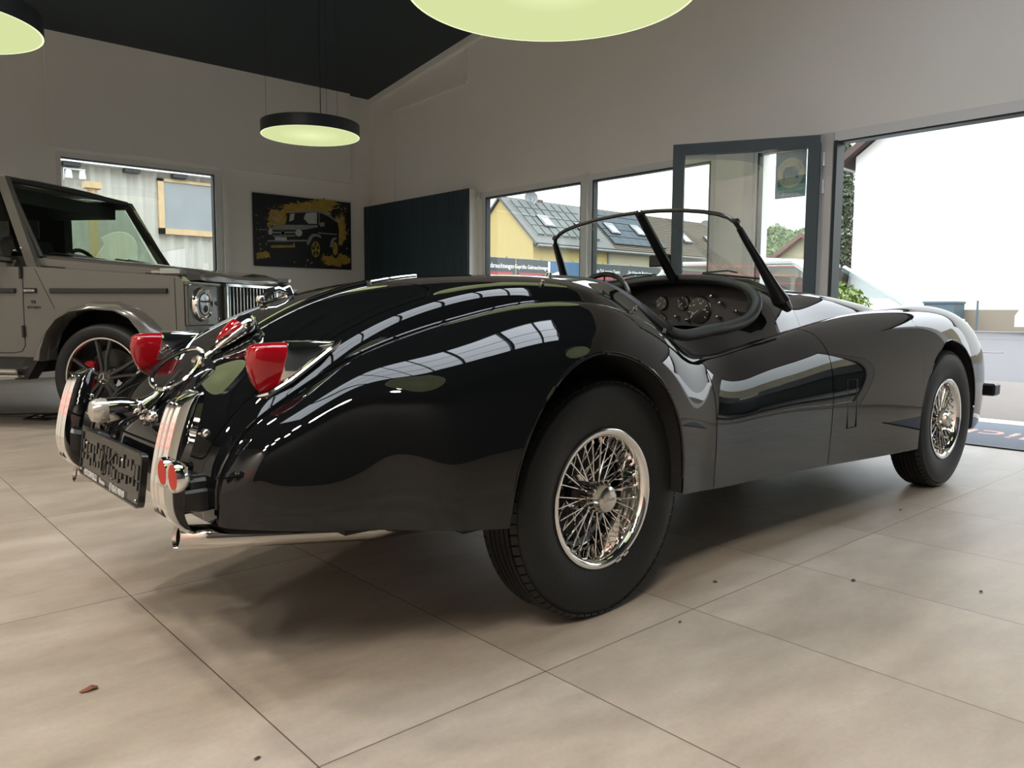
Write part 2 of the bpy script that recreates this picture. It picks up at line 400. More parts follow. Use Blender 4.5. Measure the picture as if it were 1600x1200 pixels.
# ---- tail, boot lid, scuttle and bonnet
UX = lambda x, f: float(u_at_x(BBS, [x], [f], BUM, .30)[0])
u_lb = ku[2]+.004
FL = .85
def lid_top_u(f):
    a = abs(f)/FL; x = 1.292-.035*a*a
    r = .62; x -= .075*(1-math.sqrt(max(0, 1-((a-r)/(1-r))**2))) if a > r else 0
    return UX(x, f)
def lid_f(n=45): return np.sin(np.linspace(-PI/2, PI/2, n))*FL
fs = lid_f(); ut = np.array([lid_top_u(f) for f in fs])
def lid_bot_u(f): a = abs(f)/FL; return u_lb+(.016*(1-math.sqrt(max(0, 1-((a-.93)/.07)**2))) if a > .93 else 0)
ub = np.array([lid_bot_u(f) for f in fs])
g = .0022
lid = two_sided('boot_lid', body_patch(fs*(1-.004), ub+g, ut-g, 80))
tail = B()
u_end = np.array([UX(2.052, f) for f in np.linspace(-1, 1, 61)])
side_f = np.linspace(FL+.003, 1, 10)
uu0 = np.zeros(10); uE = np.array([UX(2.052, f) for f in side_f])
for sgn in (1, -1): tail.grid(body_patch(side_f*sgn, uu0, uE, 150))
tail.grid(body_patch(fs, np.zeros(45), ub-g, 14))
tail.grid(body_patch(fs*1.0035, ut+g, np.array([UX(2.052, f) for f in fs]), 70))
tail.build('rear_body', M['paint'], car, True, ang=60)
b = B(); b.grid(body_patch(np.linspace(-.97, .97, 30), np.full(30, .12), np.array([UX(1.9, f) for f in np.linspace(-.97, .97, 30)]), 60)-np.array([-.004, 0, .016]))
b.build('boot_channel', M['dark'], car)
# cockpit flank above the door: its upper edge carries the leather roll
def fe(x): return float(np.interp(x, [2.05, 2.09, 2.14, 2.22, 2.45, 2.66, 2.735, 2.785, 2.815, 2.83], [.80, .865, .905, .915, .915, .905, .875, .82, .74, .68]))
def flank(xa, xb, n):
    rows = []
    for x in np.linspace(xa, xb, n):
        f = np.linspace(fe(x)-float(np.interp(x, [2.05, 2.6, 2.72, 2.8, 2.83], [.01, .015, .07, .12, .10])), 1, 14); rows.append(BBS.ev(u_at_x(BBS, np.full(14, x), f, BUM, .3), f))
    return np.array(rows)
def mkflank(name, xa, xb, n, parent):
    P = flank(xa, xb, n)
    for sd in (1, -1): two_sided(name, P, sd, parent[sd] if isinstance(parent, dict) else parent)
mkflank('cockpit_side', 2.053, 2.126, 8, car); mkflank('door_top', 2.131, 2.80, 40, doors); mkflank('cockpit_side', 2.804, 2.832, 6, car)
fs2 = np.linspace(-1, 1, 61); us = np.array([UX(2.832, f) for f in fs2]); ub0 = np.array([UX(3.02, f) for f in fs2])
two_sided('scuttle', body_patch(fs2, us, ub0, 16))
bf = np.linspace(-.80, .80, 41)
bon = two_sided('bonnet', body_patch(bf, [UX(3.024, f) for f in bf], np.full(41, ku[-4]), 70))
nose = B()
for sgn in (1, -1):
    sf = np.linspace(.803, 1, 8)*sgn; nose.grid(body_patch(sf, [UX(3.022, f) for f in sf], np.full(8, BUM), 80))
nose.grid(body_patch(bf, np.full(41, ku[-4]+.003), np.full(41, BUM), 20)); nose.build('nose_panel', M['paint'], car, True, ang=60)

# ---- beading between the wings and the body
cr = WSS.ev(np.linspace(.02, UM*.985, 160), np.zeros(160)); cr = cr+np.array([0, 0, .002])
for sd in (1, -1):
    e = cr[cr[:, 0] < 2.122]; b = B(); b.tube(e if sd > 0 else mirrorV(e), .0042, 8); b.build('wing_beading', M['paint'], car, True)

# ---- leather roll round the cockpit
path = []
for x in np.linspace(2.832, 2.06, 60):
    f = fe(x); path.append(BBS.ev(u_at_x(BBS, [x], [f], BUM, .3), np.array([f]))[0])
fr = fe(2.832); ff = fe(2.06)
rear = [BBS.ev(u_at_x(BBS, [2.052-.03*(1-(f/ff)**2)], [f], BUM, .3), np.array([f]))[0] for f in np.linspace(ff*.97, -ff*.97, 24)]
front = [BBS.ev(u_at_x(BBS, [2.838+.03*(1-(f/fr)**2)], [f], BUM, .3), np.array([f]))[0] for f in np.linspace(-fr*.97, fr*.97, 24)]
left = [mirrorV(p) for p in path[::-1]]
loop = np.array(path+rear+left+front)+np.array([0, 0, .004]); loop[:, 2] -= np.interp(loop[:, 0], [2.04, 2.12, 2.35], [.016, .012, 0])
for _ in range(3): loop = (np.roll(loop, 1, 0)+2*loop+np.roll(loop, -1, 0))/4
b = B(); b.tube(loop, .021, 12, closed=True); roll = b.build('leather_roll', M['leather'], car, True)
for x in (2.129,):
    f = fe(x); p = BBS.ev(u_at_x(BBS, [x], [f], BUM, .3), np.array([f]))[0]
    for s_ in (1, -1):
        q = p if s_ > 0 else mirrorV(p); b = B(); b.tube([q+[-.004, 0, .004], q+[.004, 0, .004]], .0235, 12); b.build('roll_joint', M['dark'], car)

# ---- cockpit interior
b = B(); b.span((2.0, YC-.52, .32), (2.9, YC+.52, .34)); b.span((1.97, YC-.40, .33), (1.99, YC+.40, .86))
b.span((2.05, YC-.53, .33), (2.85, YC-.515, .74)); b.span((2.05, YC+.515, .33), (2.85, YC+.53, .74)); b.span((2.05, YC-.09, .33), (2.9, YC+.09, .52))
b.build('cockpit_trim', M['leather'], car)
for s_ in (1, -1):
    b = B(); c = YC-s_*.27
    b.box((2.30, c, .48), (.46, .40, .16), bev=.05); b.build('seat_cushion', M['leather'], car, True)
    b = B(); b.box((2.14, c, .62), (.12, .38, .34), R=rotm(0, -.2, 0), bev=.05); b.build('seat_backrest', M['leather'], car, True)
# dashboard follows the underside of the scuttle
dp = []
for f in np.linspace(-.93, .93, 41):
    t = BBS.ev(u_at_x(BBS, [2.93], [f], BUM, .3), np.array([f]))[0]; dp.append([(2.945, t[1], t[2]-.012), (2.935, t[1], t[2]-.04), (2.925, t[1], max(.70, .80-.02*abs(f)))])
dash = B(); dash.grid(np.array(dp)); dash.grid(np.array([[a[0], (2.84, a[0][1], a[0][2]+.004)] for a in dp]))
dash = dash.build('dashboard', M['leather'], car, True)
M['dial'] = mat('dial_face', (.01, .01, .01, 1), .3, coat=1)
for w_, r_, z_ in ((.085, .062, .868), (-.36, .062, .868), (-.12, .032, .90), (.0, .032, .90), (-.12, .032, .82)):
    c = np.array([2.925, YC-w_, z_]); b = B(); b.lathe([(r_*.9, .0), (r_, -.004), (r_*1.04, -.012), (r_*.95, -.016), (r_*.90, -.010)], c, (-1, 0, 0), 36)
    gz = b.build('instrument', M['satin'], car, True)
    b = B(); b.disc(c+[-.006, 0, 0], (-1, 0, 0), r_*.92); b.build('dial_face', M['dial'], gz)
    b = B()
    for k in range(9 if r_ > .05 else 5):
        a = math.radians(-40+k*(260/(8 if r_ > .05 else 4))); v = np.array([0, math.cos(a), math.sin(a)])
        b.box(c+[-.0085, 0, 0]+v*r_*.76, (.001, .0025, r_*.16), R=rotm(a-PI/2, 0, 0))
    b3 = B(); a = math.radians(215); v = np.array([0, -math.cos(a), math.sin(a)]); b3.tube([c+[-.0095, 0, 0], c+[-.0095, 0, 0]+v*r_*.7], .0016, 6); b3.build('needle', M['white'], gz)
    if r_ > .05:
        for k, s in enumerate(('20', '60', '100', '140')):
            a = math.radians(200-k*65); text_on(b, s, .011, c+[-.009, -math.cos(a)*r_*.52, math.sin(a)*r_*.52], (0, -1, 0), (0, 0, 1), .0003)
    b.build('dial_markings', M['white'], gz)
for w_, z_ in ((.19, .84), (.20, .90), (-.03, .84), (.03, .825), (.155, .93)):
    b = B(); b.lathe([(0, -.025), (.006, -.024), (.008, -.018), (.008, -.008), (.004, -.006), (.004, 0)], (2.93, YC-w_, z_), (-1, 0, 0), 12); b.V = [[2*2.93-v[0] if False else v[0], v[1], v[2]] for v in b.V]
    b2 = B(); b2.lathe([(0, .026), (.006, .025), (.008, .019), (.008, .008), (.004, .006), (.004, 0)], (2.93, YC-w_, z_), (-1, 0, 0), 12); b2.build('dash_knob', M['chrome'], car, True)
b = B(); b.tube([(2.918, YC-.26, .862), (2.915, YC-.48, .85)], .0035, 6); b.ball((2.912, YC-.28, .866), .008, 6); b.build('glove_box_rail', M['chrome'], car, True)
# steering wheel
c = np.array([2.70, YC+.33, .845]); ax = np.array([-1, 0, .35]); u_, v_, d_ = frame_of(ax)
b = B(); b.tube([c+.20*(math.cos(a)*u_+math.sin(a)*v_) for a in np.linspace(0, 2*PI, 48, endpoint=False)], .012, 10, closed=True); sw = b.build('steering_wheel', M['plastic'], car, True)
b = B()
for a in (PI/2, PI/2+2.1, PI/2-2.1, -PI/2): b.tube([c+.03*(math.cos(a)*u_+math.sin(a)*v_)-d_*.02, c+.195*(math.cos(a)*u_+math.sin(a)*v_)], .006, 6, sq=.4)
b.lathe([(0, .01), (.03, .005), (.035, -.02), (.02, -.04), (.018, -.25)], c, d_, 16); b.build('wheel_spokes', M['satin'], sw, True)

# ---- windscreen
base_c, top_c = np.array([2.846, YC, 1.006]), np.array([2.600, YC, 1.272])
for sd in (1, -1):
    S = lambda p: np.array([p[0], YC-sd*p[1], p[2]])
    top = [(2.600, 0.0, 1.274), (2.596, .10, 1.271), (2.590, .22, 1.262), (2.584, .33, 1.246), (2.580, .40, 1.230), (2.579, .445, 1.214), (2.580, .472, 1.195), (2.590, .485, 1.172)]
    pil = [(2.590, .485, 1.172), (2.62, .496, 1.13), (2.66, .512, 1.075), (2.70, .53, 1.015), (2.74, .547, .955), (2.775, .560, .905)]
    outline = [S(p) for p in top+pil[1:-1]]+[S((2.762, .548, .925)), S((2.82, .42, .978)), S((2.838, .28, .998)), S((2.846, .12, 1.008)), S((2.848, 0, 1.01))]
    b = B(); n = len(outline); b.add(outline, [tuple(range(n))]); gp = b.build('windscreen_pane', M['wglass'], car)
    b = B(); b.tube([S(p) for p in top], [.0085]*len(top), 8); b.build('windscreen_top_rail', M['plastic'], car, True)
    b = B(); b.tube([S(p) for p in pil], [.011, .0125, .014, .017, .022, .030], 10, sq=1.3); b.tube([S((2.775, .560, .905)), S((2.81, .575, .872))], [.030, .014], 10, sq=1.3)
    b.build('windscreen_pillar', M['satin'], car, True)
    b = B(); b.tube([S(p)+np.array([-.006, 0, 0])-np.array([0, sd*.011, 0]) for p in pil], .0035, 6); b.build('pillar_trim', M['chrome'], car, True)
    b = B(); b.box(S((2.582, .478, 1.196)), (.022, .02, .022), R=rotm(0, .6, 0), bev=.004); b.build('hood_socket', M['satin'], car)
    b = B(); b.tube([S((2.775, .560, .905)), S((2.80, .49, .945)), S((2.835, .38, .983)), S((2.858, .22, 1.002)), S((2.866, 0, 1.012))], [.02, .016, .012, .010, .010], 8); b.build('screen_base_seal', M['satin'], car, True)
    wp = [S((2.885, .12, 1.012)), S((2.882, .13, 1.03)), S((2.868, .26, 1.034)), S((2.862, .31, 1.024))]
    b = B(); b.tube(wp, .0035, 6); b.tube([S((2.875, .14, 1.026)), S((2.85, .42, .996))], .0045, 6); b.tube([S((2.89, .12, .995)), S((2.885, .12, 1.02))], .012, 10); b.build('wiper', M['satin'], car, True)
b = B(); b.tube([top_c+[0, 0, 0], base_c+[.004, 0, 0]], [.017, .021], 10, sq=1.35); b.build('windscreen_centre_post', M['satin'], car, True)
b = B(); b.box((2.79, YC+.030, 1.084), (.018, .115, .052), R=rotm(0, 0, .05), bev=.008); b.tube([(2.815, YC, 1.07), (2.84, YC, 1.02)], .006, 8); b.build('rear_view_mirror', M['satin'], car, True)
b = B(); b.lathe([(0, .006), (.012, .005), (.016, 0)], top_c+[0, 0, .006], (-.2, 0, 1), 16); b.build('rail_joint_cap', M['chrome'], car, True)

# ---- wheels
def wheel(cx, w, sd, full):
    yc = YC-sd*w; out = -sd                            # outward direction along Y
    R0 = .340
    wr = empty('wheel', (cx, yc, R0)); wr.parent = car; wr.location = Vector((cx, yc, R0))-Vector(car.location); W[wr.name] = np.array([cx, yc, R0])
    ax = (0, out, 0); c = (cx, yc, R0)
    prof = [(.190, -.062), (.204, -.070), (.235, -.082), (.27, -.086), (.30, -.082), (.318, -.074), (.328, -.064), (.3335, -.050), (.3345, 0), (.3335, .050), (.328, .064), (.318, .074), (.3165, .0765), (.3125, .0765), (.300, .082), (.27, .086), (.235, .082), (.204, .072), (.190, .066)]
    b = B(); b.lathe(prof, c, ax, 96); b.build('tyre', M['rubber'], wr, True, ang=60)
    b = B(); u, v, d = frame_of(ax)
    for k in range(72):                                # shoulder lugs and circumferential grooves
        a = 2*PI*k/72
        for s_ in (1, -1):
            rad = math.cos(a)*u+math.sin(a)*v; tan = -math.sin(a)*u+math.cos(a)*v; nn_ = rad*.85+d*s_*.53; nn_ /= np.linalg.norm(nn_); ww = np.cross(nn_, tan)
            p = np.array(c)+d*s_*.0590+.3305*rad; b.box(p, (.0235, .019, .012), R=np.stack([tan, ww, nn_], 1))
    for h in (-.038, -.019, 0, .019, .038): b.lathe([(.330, h-.0082), (.3398, h-.0072), (.3398, h+.0072), (.330, h+.0082)], c, ax, 96)
    b.build('tyre_tread', M['rubber'], wr)
    K = .915
    b = B(); b.lathe([(r_*K, h_) for r_, h_ in [(.196, -.062), (.212, -.064), (.214, -.058), (.205, -.05), (.196, -.035), (.178, -.012), (.172, .0), (.178, .018), (.192, .045), (.197, .062), (.203, .0665), (.212, .0675), (.2165, .070), (.2165, .0745), (.212, .0765), (.203, .0745), (.1945, .069), (.1895, .055), (.186, .044), (.168, .014), (.164, 0), (.17, -.02), (.188, -.05)]], c, ax, 96)
    b.build('rim', M['chrome'], wr, True, ang=60)
    b = B(); b.lathe([(0, -.03), (.13, -.03), (.15, -.05), (.15, -.06), (0, -.06)], c, ax, 32); b.build('brake_drum', M['dark'], wr, True)
    b = B(); b.lathe([(.05, -.045), (.052, -.03), (.036, -.02), (.034, .03), (.040, .036), (.040, .046), (.030, .05)], c, ax, 36); b.build('hub', M['chrome'], wr, True)
    b = B(); b.lathe([(.030, .046), (.042, .05), (.043, .060), (.040, .074), (.036, .086), (.028, .090), (.026, .0905), (0, .0925)], c, ax, 40)
    text_on(b, 'JAGUAR', .0115, np.array(c)+d*.0925, (out*-1*-1 if False else (1 if out < 0 else -1), 0, 0), (0, 0, 1), .0012)
    b.build('spinner_cap', M['brush'], wr, True, label='polished centre cap')
    # spokes: an outer and an inner row, crossed
    def spoke(k, row):
        n_ = 30
        if row == 0: a = 2*PI*(k+.25)/n_; r0, h0, r1, h1, tw = .036, .042, .171, .048, .42
        else: a = 2*PI*(k+.75)/n_; r0, h0, r1, h1, tw = .046, -.036, .156, .008, .62
        sg = 1 if k % 2 else -1
        a2 = a+sg*tw*.5*(1 if row == 0 else 1); a1 = a-sg*tw*.5*(.9 if row == 0 else 1)
        p0 = np.array(c)+d*h0+r0*(math.cos(a1)*u+math.sin(a1)*v); p1 = np.array(c)+d*h1+r1*(math.cos(a)*u+math.sin(a)*v)
        return p0, p1
    lst = [(k, r) for r in (0, 1) for k in range(30)]
    if full:
        nind = 60 if cx < 3 else 38
        for k, r in lst[:nind]:
            p0, p1 = spoke(k, r); b = B(); b.tube([p0, p1], .0021, 5); q = p1+(p0-p1)/np.linalg.norm(p0-p1)*.014; b.tube([p1, q], .0036, 5); b.build('spoke', M['chrome'], wr, True)
        if nind < 60:
            b = B()
            for k, r in lst[nind:]: b.tube(list(spoke(k, r)), .0021, 5)
            tag(b.build('spoke', M['chrome'], wr, True), kind='stuff')
    else:
        b = B()
        for k, r in lst: b.tube(list(spoke(k, r)), .0021, 4)
        tag(b.build('spoke', M['chrome'], wr, True), kind='stuff')
    if full and cx < 3:
        b = B()
        for a in (math.radians(-72), math.radians(-62)):
            p = np.array(c)+d*.074+.197*(math.cos(a)*np.array([1, 0, 0])+math.sin(a)*np.array([0, 0, 1]))
            b.box(p, (.022, .008, .012), R=rotm(0, -a-PI/2, 0), bev=.002)
        b.build('balance_weight', M['brush'], wr)
    return wr
wheel(1.622, .622, 1, True); wheel(4.155, .622, 1, True); wheel(1.622, .622, -1, False); wheel(4.155, .622, -1, False)

# ---- tail lights
def tail_light(sd):
    c = YC-sd*.43
    def sec(x, z1, z0, h, n=16):                       # D-shaped ring, narrow below
        out = []
        for k in range(n):
            a = 2*PI*k/n; q = math.sin(a); zz = z0+(z1-z0)*(q+1)/2; wd = h*(.52+.48*(q+1)/2)
            e = abs(math.cos(a))**.62*(1 if math.cos(a) > 0 else -1)
            out.append((x+.26*(zz-.78), c+wd*e, zz))
        return out
    L = [(.722, .776, .752, .010), (.724, .781, .742, .026), (.732, .785, .722, .034), (.748, .787, .694, .037), (.768, .788, .675, .037), (.802, .788, .664, .036)]
    b = B(); P = np.array([sec(*l) for l in L]); b.grid(P, closed_v=True); n0 = len(b.V); b.add([P[0].mean(0)]+P[0].tolist(), [(0, 1+k, 1+(k+1) % 16) for k in range(16)])
    hold = [(.801, .7905, .660, .0385), (.806, .7915, .658, .0395), (.83, .7915, .672, .038), (.87, .791, .712, .031), (.91, .789, .748, .020), (.945, .787, .772, .008), (.955, .786, .780, .002)]
    def sec2(x, z1, z0, h, n=16):
        out = sec(x, z1, z0, h, n); return [(px_, c+(py_-c)*(1.12-.30*(pz_-z0)/(z1-z0+1e-6))/(.52+.48*(pz_-z0)/(z1-z0+1e-6)), pz_) for px_, py_, pz_ in out]
    Q = np.array([sec(*hold[0]), sec(*hold[1])]+[sec2(*l) for l in hold[2:]]); h = B(); h.grid(Q, closed_v=True); h.add(P[-1].tolist()+Q[0].tolist(), [(k, (k+1) % 16, 16+(k+1) % 16, 16+k) for k in range(16)])
    # flange lying on the body
    fl = [(x, c+s*hw, z) for s in (1, -1) for x, hw, z in ()]
    h.tube([(.735, c, .664), (.752, c-.030, .672), (.80, c-.040, .700), (.87, c-.036, .745), (.93, c-.020, .778), (.965, c, .796), (.93, c+.020, .784), (.87, c+.036, .752), (.80, c+.040, .706), (.752, c+.030, .676)], .007, 8, closed=True)
    t = h.build('tail_light', M['chrome'], car, True, label='chrome tail light plinth with red lens'); b.build('lens', M['red'], t, True, label='red lens', ang=50)
for sd in (1, -1): tail_light(sd)

# ---- boot lid strip, badge, handle and lamp
def on_lid(x, dz=.004): p = BBS.ev(u_at_x(BBS, [x], [0.], BUM, .3), np.array([0.]))[0]; return p+np.array([0, 0, dz])
b = B(); b.tube([on_lid(x) for x in np.linspace(.93, 1.282, 24)], np.linspace(.006, .0085, 24), 8, sq=.7); b.build('lid_strip', M['chrome'], lid, True, label='chrome strip')
b = B(); b.tube([on_lid(x, .001) for x in np.linspace(1.30, 1.47, 10)], .0065, 8); b.build('deck_strip', M['chrome'], car, True, label='chrome strip')
def loft(rings, b): b.grid(np.array(rings), closed_v=True); n = len(rings[0]); b.add(rings[0], [tuple(range(n))]); b.add(rings[-1], [tuple(range(n))[::-1]]); return b
def ring(c, d, rw_, rh, up, n=14):
    u, v, dd = frame_of(d); up = np.asarray(up, float); up -= dd*(up@dd); up /= np.linalg.norm(up); s = np.cross(up, dd)
    return [np.asarray(c)+rw_*math.cos(2*PI*k/n)*s+rh*math.sin(2*PI*k/n)*up for k in range(n)]
dx = np.array([.62, 0, .46]); dx /= np.linalg.norm(dx); nu_ = np.array([-.46, 0, .62]); nu_ /= np.linalg.norm(nu_)
p0 = np.array([.812, YC, .757])
b = B(); loft([ring(p0+dx*t-nu_*0.0, dx, w_, h_, nu_) for t, w_, h_ in ((0, .012, .010), (.014, .020, .016), (.05, .036, .022), (.085, .040, .026), (.088, .046, .030), (.108, .044, .030), (.130, .022, .022), (.138, .006, .010))], b)
bd = b.build('badge', M['chrome'], lid, True, label='chrome badge with red enamel', ang=50)
b = B(); loft([ring(p0+dx*t+nu_*.016, dx, w_, h_, nu_) for t, w_, h_ in ((.016, .004, .004), (.03, .016, .010), (.055, .030, .016), (.078, .033, .019), (.086, .030, .018))], b); b.build('badge_enamel', M['red'], bd, True)
b = B(); b.tube([np.array([.775, YC, .722]), np.array([.79, YC, .737]), p0+dx*.006], [.016, .010, .011], 10); b.tube([np.array([.772, YC-.045, .722]), np.array([.772, YC+.045, .722])], [.012, .012], 10)
b.tube([np.array([.765, YC, .70]), np.array([.775, YC, .735])], .016, 10)
hd = b.build('lid_handle', M['chrome'], lid, True, label='chrome looped handle')
lp = [];
for a in np.linspace(0, 2*PI, 40, endpoint=False):
    t = .076*math.cos(a); q_ = math.sin(a)*(1-.2*math.cos(a)); lp.append(np.array([.722, YC, .690])+dx*t+np.array([0, .032*q_, 0])+nu_*(.022+.027*q_))
b = B(); b.tube(lp, .0062, 8, closed=True, sq=1.2); b.build('handle_loop', M['chrome'], hd, True)
b = B(); b.tube([np.array([.668, YC, .648]), np.array([.718, YC, .70])], [.006, .005], 8); b.tube([np.array([.62, YC, .61]), np.array([.648, YC, .630]), np.array([.672, YC, .655])], [.026, .017, .010], 12); b.build('handle_base', M['chrome'], hd, True)
b = B(); b.lathe([(.016, 0), (.021, -.008), (.020, -.030), (.0225, -.034), (.0225, -.040), (.020, -.044), (.028, -.066), (.030, -.085), (.030, -.115)], (.645, YC, .612), (1, 0, .02), 24)
lm = b.build('number_plate_lamp', M['chrome'], lid, True)
M['lampglass'] = mat('ribbed_lamp_glass', (.50, .48, .43, 1), .18, metal=.5, coat=.6)
b = B(); b.lathe([(.0295, -.112), (.031, -.117), (.0305, -.136), (.025, -.148), (.012, -.153), (0, -.154)], (.645, YC, .612), (1, 0, .02), 24)
for k in range(12):
    a = 2*PI*k/12; b.tube([(.645-.124, YC+.0308*math.cos(a), .6095+.0308*math.sin(a)), (.645-.141, YC+.024*math.cos(a), .609+.024*math.sin(a))], .0022, 5)
b.build('lamp_glass', M['lampglass'], lm, True)
b = B(); b.ball((.634, YC-.025, .585), .018, 8); b.ball((.628, YC+.018, .580), .014, 8); b.tube([(.615, YC-.03, .565), (.66, YC-.02, .60)], .009, 8); b.build('lamp_bracket', M['chrome'], lm, True)

# ---- number plate
pc = np.array([.538, YC, .470]); up = np.array([.12, 0, 1.]); up /= np.linalg.norm(up); nn = np.array([-1, 0, .12]); nn /= np.linalg.norm(nn); rt = np.array([0, -1., 0])
def onpl(x, y, d=0): return pc+rt*x+up*y+nn*d
def rrect(hw, hh, r, d, cx=0, cy_=0, n=6):
    P = []
    for (sx_, sy_, a0) in ((1, 1, 0), (-1, 1, 90), (-1, -1, 180), (1, -1, 270)):
        for k in range(n+1): a = math.radians(a0+90*k/n); P.append(onpl(cx+sx_*(hw-r)+r*math.cos(a), cy_+sy_*(hh-r)+r*math.sin(a), d))
    return P
b = B(); b.prism(rrect(.262, .062, .016, .006), -nn*.012)
pl = b.build('number_plate_holder', M['plastic'], car)
b = B()
for k in range(4):                                      # raised rim
    pass
b.tube(rrect(.260, .060, .015, .007), .0035, 6, closed=True)
rs = random.Random(3)
for i in range(34):
    x = -.235+.47*(i % 17)/16+rs.uniform(-.006, .006); y = (.022 if i < 17 else -.012)+rs.uniform(-.006, .006)
    b.box(onpl(x, y, .007), (.004, rs.uniform(.008, .02), rs.uniform(.012, .034)), R=rotm(0, .12, 0))
for s_ in (-1, 1): b.tube([onpl(-.06*s_, .04, .008), onpl(-.015*s_, .01, .008), onpl(-.04*s_, -.03, .008)], .004, 5)
b.build('holder_frame', M['plastic'], pl)
M['print'] = mat('grey_print', (.55, .55, .53, 1), .6)
for s_, z_, x_ in (('MOTORWERCK', .0235, -.145), ('Bremen', .018, -.035), ('\u2706 02642-900100', .0235, .095)):
    b = B(); text_on(b, s_, z_, onpl(x_, -.049, .0098), rt, up, .0005, sx=.74 if z_ > .02 else .85); b.build('holder_lettering', M['print'], pl)
b = B()
for x, y in ((-.24, -.045), (.245, -.045), (-.205, .03), (.12, .03)): b.ball(onpl(x, y, .009), .0045, 5)
b.build('plate_screw', M['brush'], pl, True)

# ---- overriders, brackets, reflectors
def overrider(sd):
    rear = np.array([(.562, .393), (.532, .416), (.515, .447), (.509, .487), (.514, .535), (.524, .582), (.537, .629), (.550, .660), (.567, .675), (.592, .687)])
    frnt = np.array([(.568, .396), (.556, .412), (.547, .44), (.549, .49), (.558, .545), (.570, .59), (.584, .64), (.592, .668), (.596, .682), (.600, .688)])
    t = np.linspace(0, 1, 10); tt = np.linspace(0, 1, 44)
    P = nspl(t, rear, tt); Q = nspl(t, frnt, tt); c = YC-sd*.43; hw = .035; rows = []
    for i in range(44):
        o, q = P[i], P[i]+(Q[i]-P[i])*1.3
        cs = [(-hw, 1), (-hw, .14), (-hw+.006, .01), (-.017, .0), (-.0135, -.07), (-.010, 0), (.010, 0), (.0135, -.07), (.017, 0), (hw-.006, .01), (hw, .14), (hw, 1)]
        rows.append([(o[0]+(q[0]-o[0])*k, c+a, o[1]+(q[1]-o[1])*k) for a, k in cs])
    rows = np.array(rows); b = B(); b.grid(rows)
    for e in (0, -1): b.add(rows[e].tolist(), [tuple(range(12))])
    o = b.build('overrider', M['chrome'], car, True, label='ribbed chrome overrider', ang=28); solidify(o, .002)
    b = B(); b.box((.575, c, .455), (.12, .06, .05), bev=.006); b.box((.60, c+.03*sd, .47), (.07, .10, .07), bev=.01); b.build('bumper_bracket', M['satin'], car)
    b = B(); b.tube([(.560, c, .60), (.606, c-sd*.030, .60)], .006, 8); b.ball((.607, c-sd*.031, .60), .010, 6)
    b.build('overrider_bolt', M['chrome'], o, True)
    return o
ovr = overrider(1); overrider(-1)
for y in (1.602, 1.540):
    b = B(); b.lathe([(.024, 0), (.030, -.002), (.0315, .004), (.0305, .014), (.024, .024), (0, .028)], (.498, y, .539), (1, 0, 0), 28); rf = b.build('reflector', M['chrome'], car, True, label='small round red reflector')
    b = B(); b.disc((.4975, y, .539), (-1, 0, 0), .0245); b.build('reflector_lens', M['redpaint'], rf)
b = B(); b.tube([(.527, 1.66, .535), (.53, 1.53, .535)], .005, 6); b.tube([(.525, 1.54, .535), (.56, 1.54, .535)], .004, 6); b.build('reflector_bracket', M['satin'], car)
M['pipe_shade'] = mat('pipe_shade', (.0015, .0015, .0015, 1), .9, spec=.05); M['pipe'] = mat('polished_exhaust', (.50, .48, .45, 1), .06, metal=1)  # near-black colour imitates the shade deep inside the tail pipes
# ---- exhaust tail pipes
for sd in (1, -1):
    b = B(); pth = [(.548, YC-sd*.433, .378), (.80, YC-sd*.433, .339), (1.02, YC-sd*.433, .306), (1.25, YC-sd*.42, .29)]
    b.tube(pth, .0265, 24, cap=False); ex = b.build('exhaust_pipe', M['pipe'], car, True, label='polished tail pipe'); solidify(ex, .0025)
    b = B(); b.tube([(.556, YC-sd*.433, .377), (.80, YC-sd*.433, .339), (1.02, YC-sd*.433, .306), (1.2, YC-sd*.42, .293)], .0232, 20); b.build('pipe_inside', M['pipe_shade'], ex, True)
b = B(); b.ball((1.30, YC-.12, .33), .16, 10, (1.0, .8, .42)); b.tube([(1.60, YC-.62, .343), (1.60, YC+.62, .343)], .035, 10); b.tube([(1.3, YC-.3, .30), (3.6, YC-.28, .26)], .03, 10)
b.ball((1.60, YC, .33), .13, 10, (1.1, 1, .9)); b.build('axle', M['dark'], car, True)
b = B(); b.box((1.02, YC-.52, .362), (.30, .12, .02)); b.box((1.22, YC-.60, .335), (.10, .06, .05)); b.build('chassis_rail', M['dark'], car)
# ---- side vent, hood studs, bonnet fittings, front bumper end
b = B(); pv = []
for x, z in ((3.035, .600), (3.115, .590), (3.125, .395), (3.050, .395)):
    pv.append(WSS.ev(*[np.array([q]) for q in (u_at_x(WSS, [x], [kvw[4] if z > .5 else kvw[5]], UM)[0], kvw[4]+(kvw[6]-kvw[4])*(.63-z)/.37)])[0]+np.array([0, -.0015, 0]))
b.tube(pv, .003, 6, closed=True); b.build('side_vent', M['paint'], car, True)
for x, f in ((1.57, .90), (1.99, .86), (2.09, .93), (1.78, .55), (1.90, .30)):
    for s_ in (1, -1):
        p = BBS.ev(u_at_x(BBS, [x], [f*s_], BUM, .3), np.array([f*s_]))[0]; b = B(); b.lathe([(.008, 0), (.008, .003), (.004, .004), (.004, .009), (.0055, .010), (.0055, .013), (0, .014)], p, (0, -.4*s_, 1), 12); b.build('hood_stud', M['chrome'], car, True)
